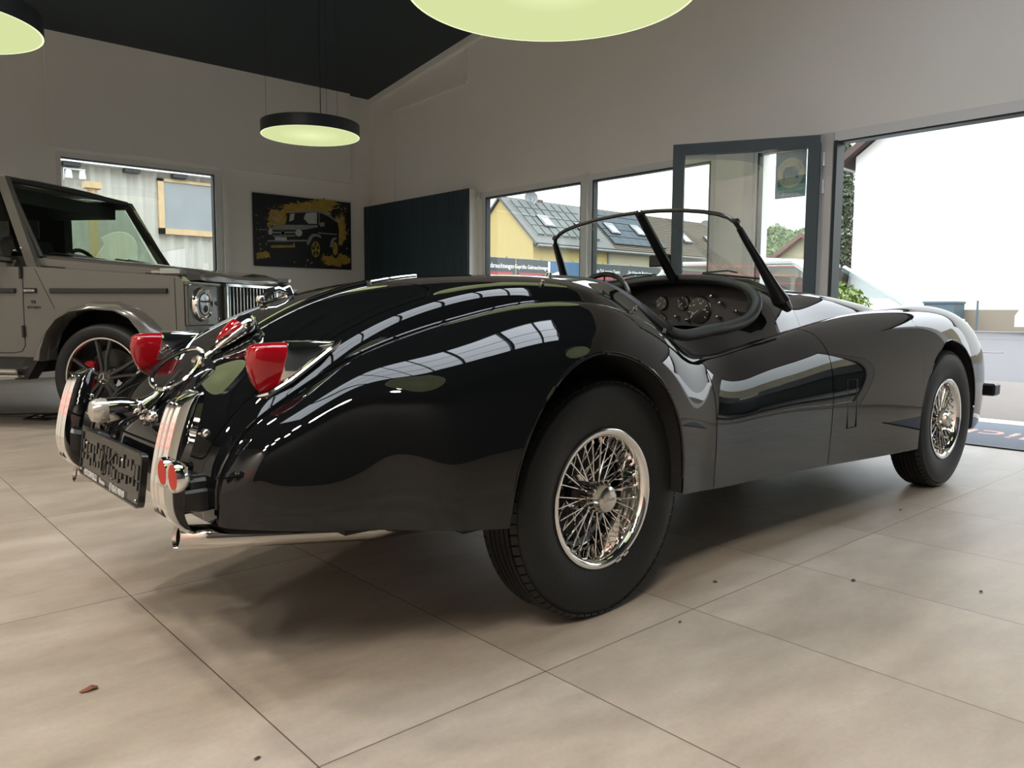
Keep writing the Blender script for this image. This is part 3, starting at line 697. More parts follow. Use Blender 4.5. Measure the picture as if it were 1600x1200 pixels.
for s_ in (1, -1):
    hp = np.array([1.15, YC-s_*.335, .905]) if s_ < 0 else None
    if s_ < 0:
        b = B(); b.box(hp+[.035, 0, .018], (.030, .018, .034), R=rotm(0, -.4, 0), bev=.004); b.tube([hp+[-.055, 0, -.012], hp+[-.03, 0, .014], hp+[0, 0, .024], hp+[.035, 0, .014]], [.012, .014, .011, .010], 10); b.ball(hp+[-.06, 0, -.010], .016, 8); b.tube([hp+[-.06, 0, -.024], hp+[.065, 0, .008]], .007, 8, sq=2)
        b.build('boot_rack_clamp', M['chrome'], car, True)
b = B()
for s_ in (1, -1): b.box((4.99, YC-s_*.62, .43), (.10, .10, .07), bev=.01)
b.span((5.0, YC-.60, .41), (5.04, YC+.60, .46)); b.build('front_bumper_bar', M['satin'], car)
for s_ in (1, -1):
    b = B(); b.ball((4.78, YC-s_*.42, .74), .095, 12, (.9, 1, 1)); b.build('headlight', M['chrome'], car, True)
    b = B(); b.ball((4.60, YC-s_*.60, .80), .022, 8, (2, 1, .8)); b.build('sidelight', M['chrome'], car, True)

# ================================================================== the showroom shell
XW, YW = 6.85, 11.10                 # inner faces of the window wall and of the back wall
X0, Y0 = -4.6, -3.3
RIDGE = .2
def zc(y): return 4.20+.135*(YW-y) if y > RIDGE else 4.20+.135*(YW-RIDGE)-.135*(RIDGE-y)
def struct(o): o['kind'] = 'structure'; return o

def tile_mat():
    m = bpy.data.materials.new('stone_tiles'); m.use_nodes = True; t = m.node_tree; N = t.nodes; L = t.links; p = N['Principled BSDF']
    tc = N.new('ShaderNodeTexCoord'); sp = N.new('ShaderNodeSeparateXYZ'); L.new(tc.outputs['Object'], sp.inputs[0])
    def mth(op, a, b=None, c=None):
        n = N.new('ShaderNodeMath'); n.operation = op
        for i, v in enumerate((a, b, c)):
            if v is None: continue
            if isinstance(v, (int, float)): n.inputs[i].default_value = v
            else: L.new(v, n.inputs[i])
        return n.outputs[0]
    def joint(o, off, per, w):
        s = mth('DIVIDE', mth('SUBTRACT', o, off), per); fr = mth('FRACT', mth('ADD', s, .5)); d = mth('MULTIPLY', mth('ABSOLUTE', mth('SUBTRACT', fr, .5)), per)
        return mth('LESS_THAN', d, w), mth('FLOOR', mth('ADD', s, 0))
    jx, ix = joint(sp.outputs['X'], .6634, .5986, .0017); jy, iy = joint(sp.outputs['Y'], 1.2875, 1.182, .0017)
    jj = mth('MAXIMUM', jx, jy)
    cmb = N.new('ShaderNodeCombineXYZ'); L.new(ix, cmb.inputs[0]); L.new(iy, cmb.inputs[1])
    wn = N.new('ShaderNodeTexWhiteNoise'); wn.noise_dimensions = '3D'; L.new(cmb.outputs[0], wn.inputs['Vector'])
    off = N.new('ShaderNodeVectorMath'); off.operation = 'MULTIPLY_ADD'; L.new(wn.outputs['Color'], off.inputs[0]); off.inputs[1].default_value = (9, 9, 9); L.new(tc.outputs['Object'], off.inputs[2])
    mp = N.new('ShaderNodeMapping'); mp.inputs['Scale'].default_value = (1.3, 3.4, 1); mp.inputs['Rotation'].default_value = (0, 0, .6); L.new(off.outputs[0], mp.inputs[0])
    n1 = N.new('ShaderNodeTexNoise'); n1.inputs['Scale'].default_value = 1.6; n1.inputs['Detail'].default_value = 7; n1.inputs['Roughness'].default_value = .62; L.new(mp.outputs[0], n1.inputs['Vector'])
    n2 = N.new('ShaderNodeTexNoise'); n2.inputs['Scale'].default_value = 90; n2.inputs['Detail'].default_value = 3; L.new(tc.outputs['Object'], n2.inputs['Vector'])
    cr = N.new('ShaderNodeValToRGB'); L.new(n1.outputs['Fac'], cr.inputs[0]); e = cr.color_ramp.elements
    e[0].position = .30; e[0].color = (.30, .257, .208, 1); e[1].position = .72; e[1].color = (.455, .402, .340, 1)
    x1 = N.new('ShaderNodeMix'); x1.data_type = 'RGBA'; x1.blend_type = 'MULTIPLY'; x1.inputs[0].default_value = .22; L.new(cr.outputs[0], x1.inputs[6]); L.new(n2.outputs['Color'], x1.inputs[7])
    x2 = N.new('ShaderNodeMix'); x2.data_type = 'RGBA'; L.new(jj, x2.inputs[0]); L.new(x1.outputs[2], x2.inputs[6]); x2.inputs[7].default_value = (.10, .075, .06, 1)
    L.new(x2.outputs[2], p.inputs['Base Color']); p.inputs['Roughness'].default_value = .42; p.inputs['Specular IOR Level'].default_value = .42
    r = N.new('ShaderNodeMapRange'); L.new(n1.outputs['Fac'], r.inputs[0]); r.inputs[3].default_value = .34; r.inputs[4].default_value = .50; L.new(r.outputs[0], p.inputs['Roughness'])
    return m
M['tiles'] = tile_mat()
M['plaster'] = mat('white_plaster', (.80, .79, .755, 1), .75, noise=(1.2, .035), bump=(70, .06))
M['navy'] = mat('dark_blue_ceiling', (.017, .030, .038, 1), .55, noise=(.8, .12))
M['frame'] = mat('white_window_frame', (.68, .69, .69, 1), .4)
M['gasket'] = mat('dark_gasket', (.02, .028, .03, 1), .5)
M['anthracite'] = mat('anthracite_frame', (.036, .060, .076, 1), .4)
M['alu'] = mat('brushed_aluminium', (.72, .72, .75, 1), .35, metal=.6)

b = B(); b.span((X0-.3, Y0-.3, -.12), (XW+.30, YW+.3, 0)); struct(b.build('floor', M['tiles']))
# ceiling in strips along the slope, open where the roof light sits
SKX0, SKX1, SKY0, SKY1 = -1.2, 4.9, .5, 2.5
b = B()
def roof(xa, xb, ya, yb, t=.18):
    V = [(x, y, zc(y)+d) for d in (0, t) for x in (xa, xb) for y in (ya, yb)]
    b.add(V, [(0, 1, 3, 2), (4, 6, 7, 5), (0, 4, 5, 1), (2, 3, 7, 6), (0, 2, 6, 4), (1, 5, 7, 3)])
A, Z = X0-.3, XW+.3
roof(A, Z, SKY1, YW+.3); roof(A, SKX0, SKY0, SKY1); roof(SKX1, Z, SKY0, SKY1); roof(A, Z, RIDGE, SKY0); roof(A, Z, Y0-.3, RIDGE)
struct(b.build('ceiling', M['navy']))
for i, (y, x0_, x1_, d) in enumerate(((9.0, A, 3.2, .14), (7.2, A, 6.8, .10))):
    b = B(); V = [(x, yy, zc(yy)-dd) for dd in (.001, d) for x in (x0_, x1_) for yy in (y-.12, y+.12)]
    b.add(V, [(0, 1, 3, 2), (4, 6, 7, 5), (0, 4, 5, 1), (2, 3, 7, 6), (0, 2, 6, 4), (1, 5, 7, 3)]); struct(b.build('trim_%d' % (i+1), M['navy']))
# roof light: frame bars across and panes
w9 = struct(empty('window_9', (2.5, 1.25, zc(1.25))))
b = B()
for x in np.linspace(SKX0, SKX1, 9): b.box((x, (SKY0+SKY1)/2, zc(1.25)+.02), (.045, SKY1-SKY0, .07), R=rotm(-.134, 0, 0))
for y in (SKY0, 1.15, 1.85, SKY1): b.span((SKX0, y-.015, zc(y)-.03), (SKX1, y+.015, zc(y)+.03))
b.build('window_frame', M['navy'], w9)
b = B(); b.add([(x, y, zc(y)+.07) for x in (SKX0, SKX1) for y in (SKY0, SKY1)], [(0, 1, 3, 2)]); b.build('pane', M['skyglass'], w9)

# back wall (with the painting) and its projecting upper band
b = B(); T = .30
def wall_y(xa, xb, za, zb): b.span((xa, YW, za), (xb, YW+T, zb))
WL, WR, WB, WT = 2.34, 4.40, .85, 2.80
wall_y(X0-.3, WL, 0, 4.45); wall_y(WR, XW+.3, 0, 4.45); wall_y(WL, WR, 0, WB); wall_y(WL, WR, WT, 4.45)
struct(b.build('wall_back', M['plaster']))
b = B(); b.span((2.26, YW-.07, 2.845), (6.43, YW+.01, 4.32)); struct(b.build('trim_3', M['plaster']))
b = B(); b.span((4.40, YW-.05, .0), (4.47, YW+.02, 2.845)); struct(b.build('trim_4', M['plaster']))
w1 = struct(empty('window_1', (3.35, YW, .85)))
b = B(); y0, y1 = YW+.0, YW+.10
for a in ((WL+.001, WB, WL+.05, WT), (WR-.10, WB, WR-.001, WT), (WL+.05, WT-.065, WR-.10, WT), (WL+.05, WB, WR-.10, WB+.06)): b.span((a[0], y0-.01, a[1]), (a[2], y1, a[3]))
b.build('window_frame', M['frame'], w1)
b = B(); b.span((WR-.118, y0+.01, WB), (WR-.10, y1, WT-.06)); b.span((WL+.05, y0+.01, WT-.075), (WR-.10, y1, WT-.065)); b.build('gasket', M['gasket'], w1)
b = B(); b.span((WL+.05, y0+.05, WB), (WR-.1, y0+.056, WT-.06)); b.build('pane', M['glass'], w1)

# window wall
b = B()
def wall_x(ya, yb, za, zb):
    b.span((XW, ya, za), (XW+.30, yb, zb))
HEAD = 2.455
V = []
for (ya, yb) in ((Y0-.3, RIDGE), (RIDGE, YW+.3)):
    Vv = [(x, y, z) for x in (XW, XW+.30) for y, z in ((ya, HEAD), (yb, HEAD), (yb, zc(yb)+.05), (ya, zc(ya)+.05))]
    b.add(Vv, [(0, 1, 2, 3), (4, 7, 6, 5), (0, 4, 5, 1), (1, 5, 6, 2), (2, 6, 7, 3), (3, 7, 4, 0)])
wall_x(8.80, YW+.3, 0, HEAD); b.span((XW, 8.30, 0), (XW+.10, 8.80, HEAD)); wall_x(4.20, 4.62, 0, HEAD); wall_x(Y0-.3, -3.0, 0, HEAD); wall_x(-.33, .42, 0, HEAD)
struct(b.build('wall_right', M['plaster']))
# shallow raised frame near the ceiling corner of the window wall
b = B(); x = XW-.02
def strip3(p, q, w=.05):
    p, q = np.array(p), np.array(q); d = (q-p)/np.linalg.norm(q-p); n = np.array([0, -d[2], d[1]])*w/2
    b.prism([(XW-.018, *(p+n)[1:]), (XW-.018, *(q+n)[1:]), (XW-.018, *(q-n)[1:]), (XW-.018, *(p-n)[1:])], (.03, 0, 0))
strip3((0, 10.45, 2.5), (0, 10.45, 3.93), .06); strip3((0, 10.45, 3.93), (0, 8.62, 3.98), .06); strip3((0, 8.62, 3.98), (0, 8.62, 4.40), .06)
strip3((0, 10.95, 4.12), (0, 8.1, 4.12+.135*2.85), .03)
struct(b.build('trim_5', M['plaster']))
b = B(); b.span((XW-.012, RIDGE, 0), (XW-.002, RIDGE+.01, .01)); b = B()
V = [(x_, y, zc(y)-d) for d in (0.0, .09) for x_ in (XW-.05, XW) for y in (RIDGE, YW)]
b.add(V, [(0, 1, 3, 2), (4, 6, 7, 5), (0, 4, 5, 1), (2, 3, 7, 6), (0, 2, 6, 4), (1, 5, 7, 3)]); struct(b.build('trim_6', M['plaster']))

FX0, FX1 = XW+.01, XW+.09
def fixed_window(n, ya, yb, last=False):
    w = struct(empty('window_%d' % n, (XW, (ya+yb)/2, 0)))
    b = B(); f = .05
    b.span((FX0, ya, HEAD-.075), (FX1, yb, HEAD)); b.span((FX0, ya, 0), (FX1, yb, .08)); b.span((FX0, ya, .08), (FX1, ya+f, HEAD-.075)); b.span((FX0, yb-f, .08), (FX1, yb, HEAD-.075))
    b.build('window_frame', M['frame'], w)
    b = B(); g_ = .018; b.span((FX0-.004, ya+f, .08), (FX1-.01, ya+f+g_, HEAD-.075)); b.span((FX0-.004, yb-f-g_, .08), (FX1-.01, yb-f, HEAD-.075)); b.span((FX0-.004, ya+f, HEAD-.075-g_), (FX1-.01, yb-f, HEAD-.075)); b.build('gasket', M['gasket'], w)
    b = B(); b.span((XW+.055, ya+f, .08), (XW+.061, yb-f, HEAD-.075)); b.build('pane', M['glass'], w); return w
fixed_window(2, 6.42, 8.29); fixed_window(3, 4.63, 6.34); w4 = fixed_window(4, 3.47, 4.20); fixed_window(5, -2.98, -.35)
b = B(); b.span((XW-.045, 6.33, 0), (XW+.09, 6.43, HEAD)); struct(b.build('trim_7', M['frame']))
b = B(); b.span((XW-.03, 4.18, 0), (XW+.09, 4.27, HEAD-.02)); struct(b.build('trim_8', M['frame']))
# head rail over the entrance and the door post with its hinges
b = B(); b.span((FX0-.02, .42, HEAD-.085), (FX1+.03, 3.47, HEAD)); struct(b.build('trim_9', M['frame']))
b = B(); b.span((FX0-.01, .42, HEAD-.10), (FX1+.03, 3.36, HEAD-.085)); struct(b.build('trim_10', M['gasket']))
b = B(); b.span((XW-.04, 3.385, 0), (XW+.10, 3.47, HEAD-.01)); struct(b.build('trim_11', M['alu']))
b = B(); b.span((XW-.02, 3.355, 0), (XW+.12, 3.385, HEAD-.08)); struct(b.build('trim_12', M['gasket']))
# opened door leaf
Hn, En = np.array([XW-.06, 3.49, 0]), np.array([6.185, 4.64, 0]); dl_ = En-Hn; LW = np.linalg.norm(dl_); dl_ /= LW; nl_ = np.array([dl_[1], -dl_[0], 0])
d1 = struct(empty('door_1', tuple(Hn)))
def leafbox(b, s0, s1, z0, z1, t0=-.035, t1=.035):
    P = [Hn+dl_*s+nl_*t for s, t in ((s0, t0), (s1, t0), (s1, t1), (s0, t1))]; b.prism([(p[0], p[1], z0) for p in P], (0, 0, z1-z0))
b = B(); st = .105
leafbox(b, 0, st, .01, 2.43); leafbox(b, LW-st, LW, .01, 2.43); leafbox(b, st, LW-st, 2.43-.105, 2.43); leafbox(b, st, LW-st, .01, .12); b.build('door_frame', M['anthracite'], d1)
b = B(); leafbox(b, st, LW-st, .12, 2.325, -.004, .004); b.build('pane', M['glass'], d1)
b = B()
for s in (1, -1): b.tube([Hn+dl_*(LW-.05)+nl_*s*.035+[0, 0, 1.02], Hn+dl_*(LW-.05)+nl_*s*.075+[0, 0, 1.02], Hn+dl_*(LW-.17)+nl_*s*.075+[0, 0, 1.02]], .009, 8)
b.build('door_handle', M['alu'], d1, True)
for z in (2.22, 1.98, .30):
    b = B(); b.tube([(XW-.055, 3.455, z-.06), (XW-.055, 3.455, z+.06)], .013, 10)
    for q in (-.02, .02): b.tube([(XW-.055, 3.455, z+q-.002), (XW-.055, 3.455, z+q+.002)], .0145, 10)
    b.build('door_hinge', M['alu'], d1, True)
# sticker on the side window, read from the street
STK = tag(empty('window_sticker', (XW+.052, 3.83, 2.0)), 'blue rectangular sticker with a round car emblem on the side window pane', 'sticker')
M['stkblue'] = mat('sticker_blue', (.10, .27, .36, 1), .5); M['stkcream'] = mat('sticker_cream', (.50, .56, .46, 1), .5)
sxp = XW+.051; yc_, zc_ = 3.83, 2.16
b = B(); b.span((sxp, yc_-.155, 1.93), (sxp+.002, yc_+.155, 2.36)); b.build('sticker_sheet', M['stkblue'], STK)
b = B(); b.lathe([(0, 0), (.140, 0), (.140, .001), (0, .001)], (sxp, yc_, zc_), (-1, 0, 0), 40); rd = b.build('emblem_disc', M['stkcream'], STK)
b = B(); b.lathe([(.133, .0015), (.1355, .0015)], (sxp, yc_, zc_), (-1, 0, 0), 40); b.lathe([(.085, .0015), (.087, .0015)], (sxp, yc_, zc_), (-1, 0, 0), 40, a0=0)
b.box((sxp-.002, yc_, zc_-.005), (.001, .155, .055)); b.box((sxp-.002, yc_-.065, zc_-.04), (.001, .022, .03)); b.box((sxp-.002, yc_+.065, zc_-.04), (.001, .022, .03))
b.prism([(sxp-.002, yc_-.07, zc_+.02), (sxp-.002, yc_-.05, zc_+.055), (sxp-.002, yc_+.05, zc_+.055), (sxp-.002, yc_+.07, zc_+.02)], (-.001, 0, 0))
for s, r0, a0, da, flip in (('ZERTIFIZIERTER', .108, 160, -140/13, 0), ('ANKAUF', .112, -130, 80/5, 1)):
    for k, chh in enumerate(s):
        a = math.radians(a0+da*k); o_ = np.array([0, -math.cos(a), math.sin(a)]); upv = o_ if not flip else -o_
        text_on(b, chh, .030, np.array([sxp-.002, yc_, zc_])+r0*np.array([0, math.cos(a), math.sin(a)]), (0, 1, 0) if False else np.cross(np.array([1., 0, 0]), (1-2*flip)*np.array([0, math.cos(a), math.sin(a)]))*(-1), (1-2*flip)*np.array([0, math.cos(a), math.sin(a)]), .0003)
b.build('emblem_print', M['stkblue'], rd)
b = B()
for i, s in enumerate(('Fahrzeugbewertung', 'und Ankauf hier')): text_on(b, s, .030, (sxp-.002, yc_, 2.0-.04*i), (0, 1, 0), (0, 0, 1), .0003)
b.build('sticker_text', M['stkcream'], STK)

# camera-side walls: left wall solid, unseen front wall solid too, coloured dark to darken bodywork reflections
b = B(); b.span((X0-.3, Y0-.3, 0), (X0, YW+.3, 5.9)); struct(b.build('wall_left', M['plaster']))
b = B(); b.span((X0, Y0-.3, 0), (XW, Y0, 5.2)); struct(b.build('wall_front', mat('darkened_front_wall', (.045, .050, .055, 1), .6)))
# red light lines on the left wall
M['redled'] = mat('red_led', (.8, .05, .05, 1), .4, emit=(1, .07, .06, 1), es=4.0)
for k, (z, nm_) in enumerate(((1.35, 'lowest'), (1.55, 'second lowest'), (1.75, 'second highest'), (1.95, 'highest'))):
    b = B(); b.tube([(X0+.03, -2.9+.2*k, z), (X0+.03, 2.0-.4*k, z)], .009, 6); tag(b.build('led_strip', M['redled'], None, True), nm_+' of the four thin red light strips on the left wall behind the camera', 'light', 'red light lines on the left wall')

# slatted wall panel on its white box
pn = tag(empty('slatted_wall_panel', (XW-.09, 9.7, 0)), 'dark blue vertically slatted panel on a white backing in the corner left of the windows', 'wall panel')
M['slat'] = mat('slate_blue_slats', (.019, .040, .053, 1), .5)
b = B(); b.span((XW-.14, 8.40, 0), (XW-.001, YW-.002, 2.50)); b.build('backing', M['plaster'], pn)
b = B(); n = 62
for k in range(n):
    y = 8.405+(YW-.01-8.405)*(k+.5)/n; b.span((XW-.165, y-.0155, .005), (XW-.141, y+.0155, 2.502))
b.span((XW-.146, 8.402, .002), (XW-.1405, YW-.003, 2.505)); b.build('slats', M['slat'], pn)
b = B(); b.box((XW-.03, 8.335, 2.40), (.055, .06, .11), bev=.015); b.ball((XW-.055, 8.33, 2.375), .028, 8); tag(b.build('motion_detector', mat('white_plastic', (.62, .62, .6, 1), .35), None, True), 'small white motion detector at the top left corner of the windows', 'sensor')

# pendant lamps
def pend_mat():
    m = bpy.data.materials.new('lamp_diffuser'); m.use_nodes = True; t = m.node_tree; t.nodes.clear(); N = t.nodes
    tcn = N.new('ShaderNodeTexCoord'); ln = N.new('ShaderNodeVectorMath'); ln.operation = 'LENGTH'; t.links.new(tcn.outputs['Object'], ln.inputs[0])
    cr = N.new('ShaderNodeValToRGB'); t.links.new(ln.outputs['Value'], cr.inputs[0]); e = cr.color_ramp.elements
    e[0].position = 0; e[0].color = (.86, .95, .50, 1); e[1].position = .35; e[1].color = (.68, .76, .37, 1)
    em = N.new('ShaderNodeEmission'); em.inputs[1].default_value = .77; t.links.new(cr.outputs[0], em.inputs[0]); o = N.new('ShaderNodeOutputMaterial'); t.links.new(em.outputs[0], o.inputs[0]); return m
M['diff'] = pend_mat(); M['shade'] = mat('anthracite_shade', (.012, .018, .022, 1), .4)
M['rimw'] = mat('white_lamp_rim', (.75, .78, .6, 1), .5, emit=(.9, 1, .6, 1), es=.7)
def pendant(x, y, z, r, h, label, group=None, kids=True):
    t = tag(empty('pendant_lamp', (x, y, z)), label, 'lamp', group)
    b = B(); b.lathe([(r-.012, 0), (r, 0), (r, h), (r-.02, h+.006), (0, h+.006)], (x, y, z), (0, 0, 1), 96); s = b.build('lamp_shade', M['shade'], t, True)
    b = B(); b.lathe([(0, .006), (r*.93, .006), (r-.012, .001)], (0, 0, 0), (0, 0, 1), 96); dfo = b.build('diffuser', M['diff'], None, True); dfo.parent = t
    b = B(); b.lathe([(r-.014, .0), (r-.004, -.002), (r-.001, 0)], (x, y, z), (0, 0, 1), 96); b.build('rim', M['rimw'], t, True)
    for k in range(3):
        a = 2*PI*k/3+.4; b = B(); b.tube([(x+r*.9*math.cos(a), y+r*.9*math.sin(a), z+h), (x+r*.88*math.cos(a), y+r*.88*math.sin(a), zc(y+r*.88*math.sin(a)))], .0018, 4); b.build('suspension_wire', M['shade'], t)
    b = B(); b.tube([(x+.12, y, z+h), (x+.12, y, zc(y))], .005, 6); b.build('cord', M['shade'], t)
    return t
HH = 1.85
pendant(1.790*HH, 1.826*HH, CAM_H+HH, .462*HH, .16, 'largest round glowing pendant lamp at the top centre above the cockpit')
pendant(.381*HH, 3.504*HH, CAM_H+HH, .332*HH, .13, 'round pendant lamp cut by the left edge above the grey off-roader')
pendant(2.209*HH, 4.238*HH, CAM_H+HH, .279*HH, .125, 'small round black-rimmed pendant lamp hanging before the back wall above the painting')
pendant(.85, .35, 2.95, .62, .13, 'round pendant lamp over the camera, seen only as a reflection on the rear wing', 'pendants outside the view')
pendant(3.6, .10, 2.95, .40, .13, 'round pendant lamp right of the camera, seen only as a reflection on the rear wing', 'pendants outside the view')

# ceiling spotlights (row behind the camera seen as mirrored dots; the back three are added fill)
M['spotface'] = mat('spot_face', (1, .9, .75, 1), .5, emit=(1, .86, .66, 1), es=12)
def spotlight(x, y, label, P=95):
    z = zc(y)-.22; t = tag(empty('ceiling_spotlight', (x, y, z)), label, 'lamp', 'ceiling spotlights')
    b = B(); b.lathe([(.045, 0), (.055, 0), (.055, .14), (0, .15)], (x, y, z), (0, 0, 1), 20); b.tube([(x, y, z+.14), (x, y, zc(y))], .012, 6); b.build('spot_housing', M['shade'], t, True)
    b = B(); b.disc((x, y, z+.01), (0, 0, -1), .046, 16); b.build('spot_face', M['spotface'], t)
    l = bpy.data.lights.new('spot_bulb', 'SPOT'); l.energy = P; l.color = (1, .89, .76); l.spot_size = math.radians(150); l.spot_blend = .6; l.shadow_soft_size = .17
    o = bpy.data.objects.new('spot_bulb', l); COL.objects.link(o); o.parent = t; o.location = (0, 0, -.01)
for i, x in enumerate((-4.2, -3.65, -3.1, -2.55, -2.0, -1.45, -.9, -.35)):
    spotlight(x, -1.6+.5*(i % 2), ('leftmost', 'second', 'third', 'fourth', 'fifth', 'sixth', 'seventh', 'rightmost')[i]+' of the eight warm ceiling spotlights in the row behind the camera', 140)
for i, (x, y) in enumerate(((-2.6, 4.4), (-.6, 4.4), (-2.2, 7.6))):  # three more unseen lamps, added to brighten the back walls and off-roader
    spotlight(x, y, ('added unseen fill spotlight high left of the view', 'added unseen fill spotlight between the left edge and the black roadster', 'added unseen fill spotlight far left over the off-road car')[i], 260)

# painting
pt = tag(empty('painting', (5.64, YW-.02, 1.5)), 'canvas painting of a black off-road car on gold splashes hanging on the back wall', 'painting')
M['cblack'] = mat('canvas_black', (.008, .011, .015, 1), .6, noise=(6, .6)); M['cgold'] = mat('canvas_gold', (.36, .24, .035, 1), .55, noise=(9, .5))
M['cgrey'] = mat('canvas_grey', (.24, .25, .25, 1), .6, noise=(12, .3)); M['cpale'] = mat('canvas_pale', (.46, .48, .47, 1), .6); M['cdk'] = mat('canvas_ink', (.004, .005, .007, 1), .5)
PX0, PX1, PZ0, PZ1 = 4.835, 6.435, 1.495, 2.545; PYF = YW-.035
def cp(u, v, d=0): return np.array([PX0+(PX1-PX0)*u, PYF-.001-d, PZ1-(PZ1-PZ0)*v])
b = B(); b.span((PX0, PYF, PZ0), (PX1, YW-.002, PZ1)); b.build('canvas', M['cblack'], pt)
def poly(b, pts, d): b.prism([cp(u, v, d) for u, v in pts], (0, -.0006, 0))
rs = random.Random(11)
def qp(x, y):                                          # measured on the photographed canvas (sheared by perspective) -> canvas u, v
    u = (x-140)/610; t = 563+(x-135)*.112; bt = 1020+(x-150)*.0465; return u, (y-t)/(bt-t)
def qpoly(b, pts, d): poly(b, [qp(*p) for p in pts], d)
def qell(b, x, y, rx, ry, d, n=24): qpoly(b, [(x+rx*math.cos(2*PI*k/n), y+ry*math.sin(2*PI*k/n)) for k in range(n)], d)
def splash(b, x, y, rx, ry, d, n=44, j=.5):
    pts = []
    for k in range(n): a = 2*PI*k/n; q = 1+(rs.random()-.35)*j*(2.2 if k % 5 == 0 else 1); pts.append((max(150, min(742, x+rx*q*math.cos(a))), max(600, min(1030, y+ry*q*math.sin(a)))))
    qpoly(b, pts, d)
b = B()
splash(b, 280, 730, 62, 55, .0004); splash(b, 450, 665, 150, 40, .0005); splash(b, 680, 800, 38, 90, .0006); splash(b, 190, 955, 42, 20, .0004); splash(b, 650, 985, 95, 32, .0003); splash(b, 560, 640, 80, 35, .0007)
for _ in range(110):
    a = rs.random()*2*PI; q = rs.uniform(.75, 1.2); x, y = 450+270*q*math.cos(a), 800+190*q*math.sin(a)
    if 155 < x < 735 and 605 < y < 1025: s_ = rs.uniform(1.5, 6); qpoly(b, [(x-s_, y), (x, y-s_*1.3), (x+s_*1.5, y), (x, y+s_*1.3)], .0008)
b.build('gold_splashes', M['cgold'], pt)
b = B()
for _ in range(26):
    a = rs.uniform(-PI, PI); x0_, y0_ = 450+190*math.cos(a), 790+110*math.sin(a); L_ = rs.uniform(40, 95); x1_, y1_ = x0_+L_*math.cos(a), y0_+L_*math.sin(a)
    if 155 < x1_ < 738 and 605 < y1_ < 1020: qpoly(b, [(x0_, y0_), (x1_, y1_), (x1_+1, y1_+2), (x0_+1, y0_+5)], .0009)
b.build('splash_streaks', M['cpale'], pt)
b = B()
qpoly(b, [(215, 785), (325, 762), (352, 684), (530, 678), (600, 705), (660, 748), (668, 800), (664, 905), (600, 935), (560, 925), (545, 975), (480, 970), (440, 985), (235, 975), (215, 900)], .0020)
qell(b, 513, 917, 40, 68, .0034); qell(b, 641, 915, 27, 60, .0028); b.build('painted_car', M['cdk'], pt)
b = B()
for P_ in ([(348, 682), (530, 675), (605, 703), (662, 748), (655, 752), (598, 712), (528, 686), (352, 692)], [(228, 782), (325, 764), (528, 768), (530, 780), (440, 796), (232, 796)], [(455, 882), (470, 845), (492, 822), (528, 822), (552, 838), (548, 848), (520, 836), (496, 842), (478, 875), (466, 892)],
    [(605, 905), (612, 868), (628, 846), (652, 846), (650, 858), (634, 862), (622, 905)], [(218, 860), (462, 858), (468, 868), (218, 870)], [(250, 808), (385, 806), (385, 816), (250, 818)], [(250, 830), (385, 828), (385, 836), (250, 838)], [(532, 812), (655, 824), (655, 830), (532, 820)], [(538, 752), (572, 750), (574, 775), (545, 778)], [(536, 692), (541, 692), (541, 765), (536, 765)]):
    qpoly(b, P_, .0030)
b.build('painted_highlights', M['cgrey'], pt)
b = B()
for P_ in ([(455, 692), (526, 688), (524, 760), (470, 758), (440, 725)], [(262, 840), (333, 842), (333, 862), (262, 860)]): qpoly(b, P_, .0034)
for x, y, rx, ry in ((236, 808, 13, 19), (408, 815, 22, 22)): qell(b, x, y, rx, ry, .0034)
qpoly(b, [(357, 697), (385, 695), (378, 735), (350, 745)], .0034); b.build('painted_glass', M['cpale'], pt)
b = B()
for k in range(3): a = PI/2+2*PI*k/3; qpoly(b, [(310, 816), (310+13*math.cos(a)+1, 816-13*math.sin(a)), (311, 818)], .0040)
qpoly(b, [(310+15*math.cos(t_), 816-15*math.sin(t_)) for t_ in np.linspace(0, 2*PI, 20)]+[(310+12.5*math.cos(t_), 816-12.5*math.sin(t_)) for t_ in np.linspace(2*PI, 0, 20)], .0040); b.build('painted_grille_star', M['cpale'], pt)
b = B(); qell(b, 513, 918, 27, 50, .0044); qell(b, 641, 915, 17, 42, .0036); qpoly(b, [(238, 892), (372, 892), (378, 870), (384, 905), (238, 908)], .0036); b.build('painted_wheels', M['cgold'], pt)
b = B()
for k in range(5):
    a = 2*PI*k/5+.3+.6; ca, sa = math.cos(a), math.sin(a); qpoly(b, [(513+6*ca-3*sa, 918+12*sa+6*ca), (513+22*ca-7*sa, 918+42*sa+14*ca), (513+22*ca+7*sa, 918+42*sa-14*ca), (513+6*ca+3*sa, 918+12*sa-6*ca)], .0052)
b.build('painted_spokes', M['cdk'], pt)
# door mat, leaves, cable
M['mat'] = mat('grey_blue_mat', (.105, .12, .145, 1), .9, noise=(120, .2)); M['matred'] = mat('mat_lettering', (.62, .33, .26, 1), .9)
mt = tag(empty('door_mat', (6.25, .6, 0)), 'grey entrance mat with pale orange lettering on the floor at the open doorway', 'mat')
b = B(); b.span((5.62, .45, 0.001), (6.80, 2.65, .009)); b.build('mat_surface', M['mat'], mt)
b = B(); b.span((5.60, .43, 0.001), (5.62, 2.67, .010)); b.span((6.80, .43, 0.001), (6.82, 2.67, .010)); b.span((5.62, 2.65, 0.001), (6.80, 2.67, .010)); b.build('mat_border', M['gasket'], mt)
b = B(); text_on(b, 'Herzlich', .42, (6.22, 1.42, .0095), (0, 1, 0), (-1, 0, 0), .0006); text_on(b, 'willkommen', .30, (5.88, .6, .0095), (0, 1, 0), (-1, 0, 0), .0006) if False else None
b.build('mat_lettering', M['matred'], mt)
M['leaf'] = mat('dry_leaf', (.16, .055, .025, 1), .8)
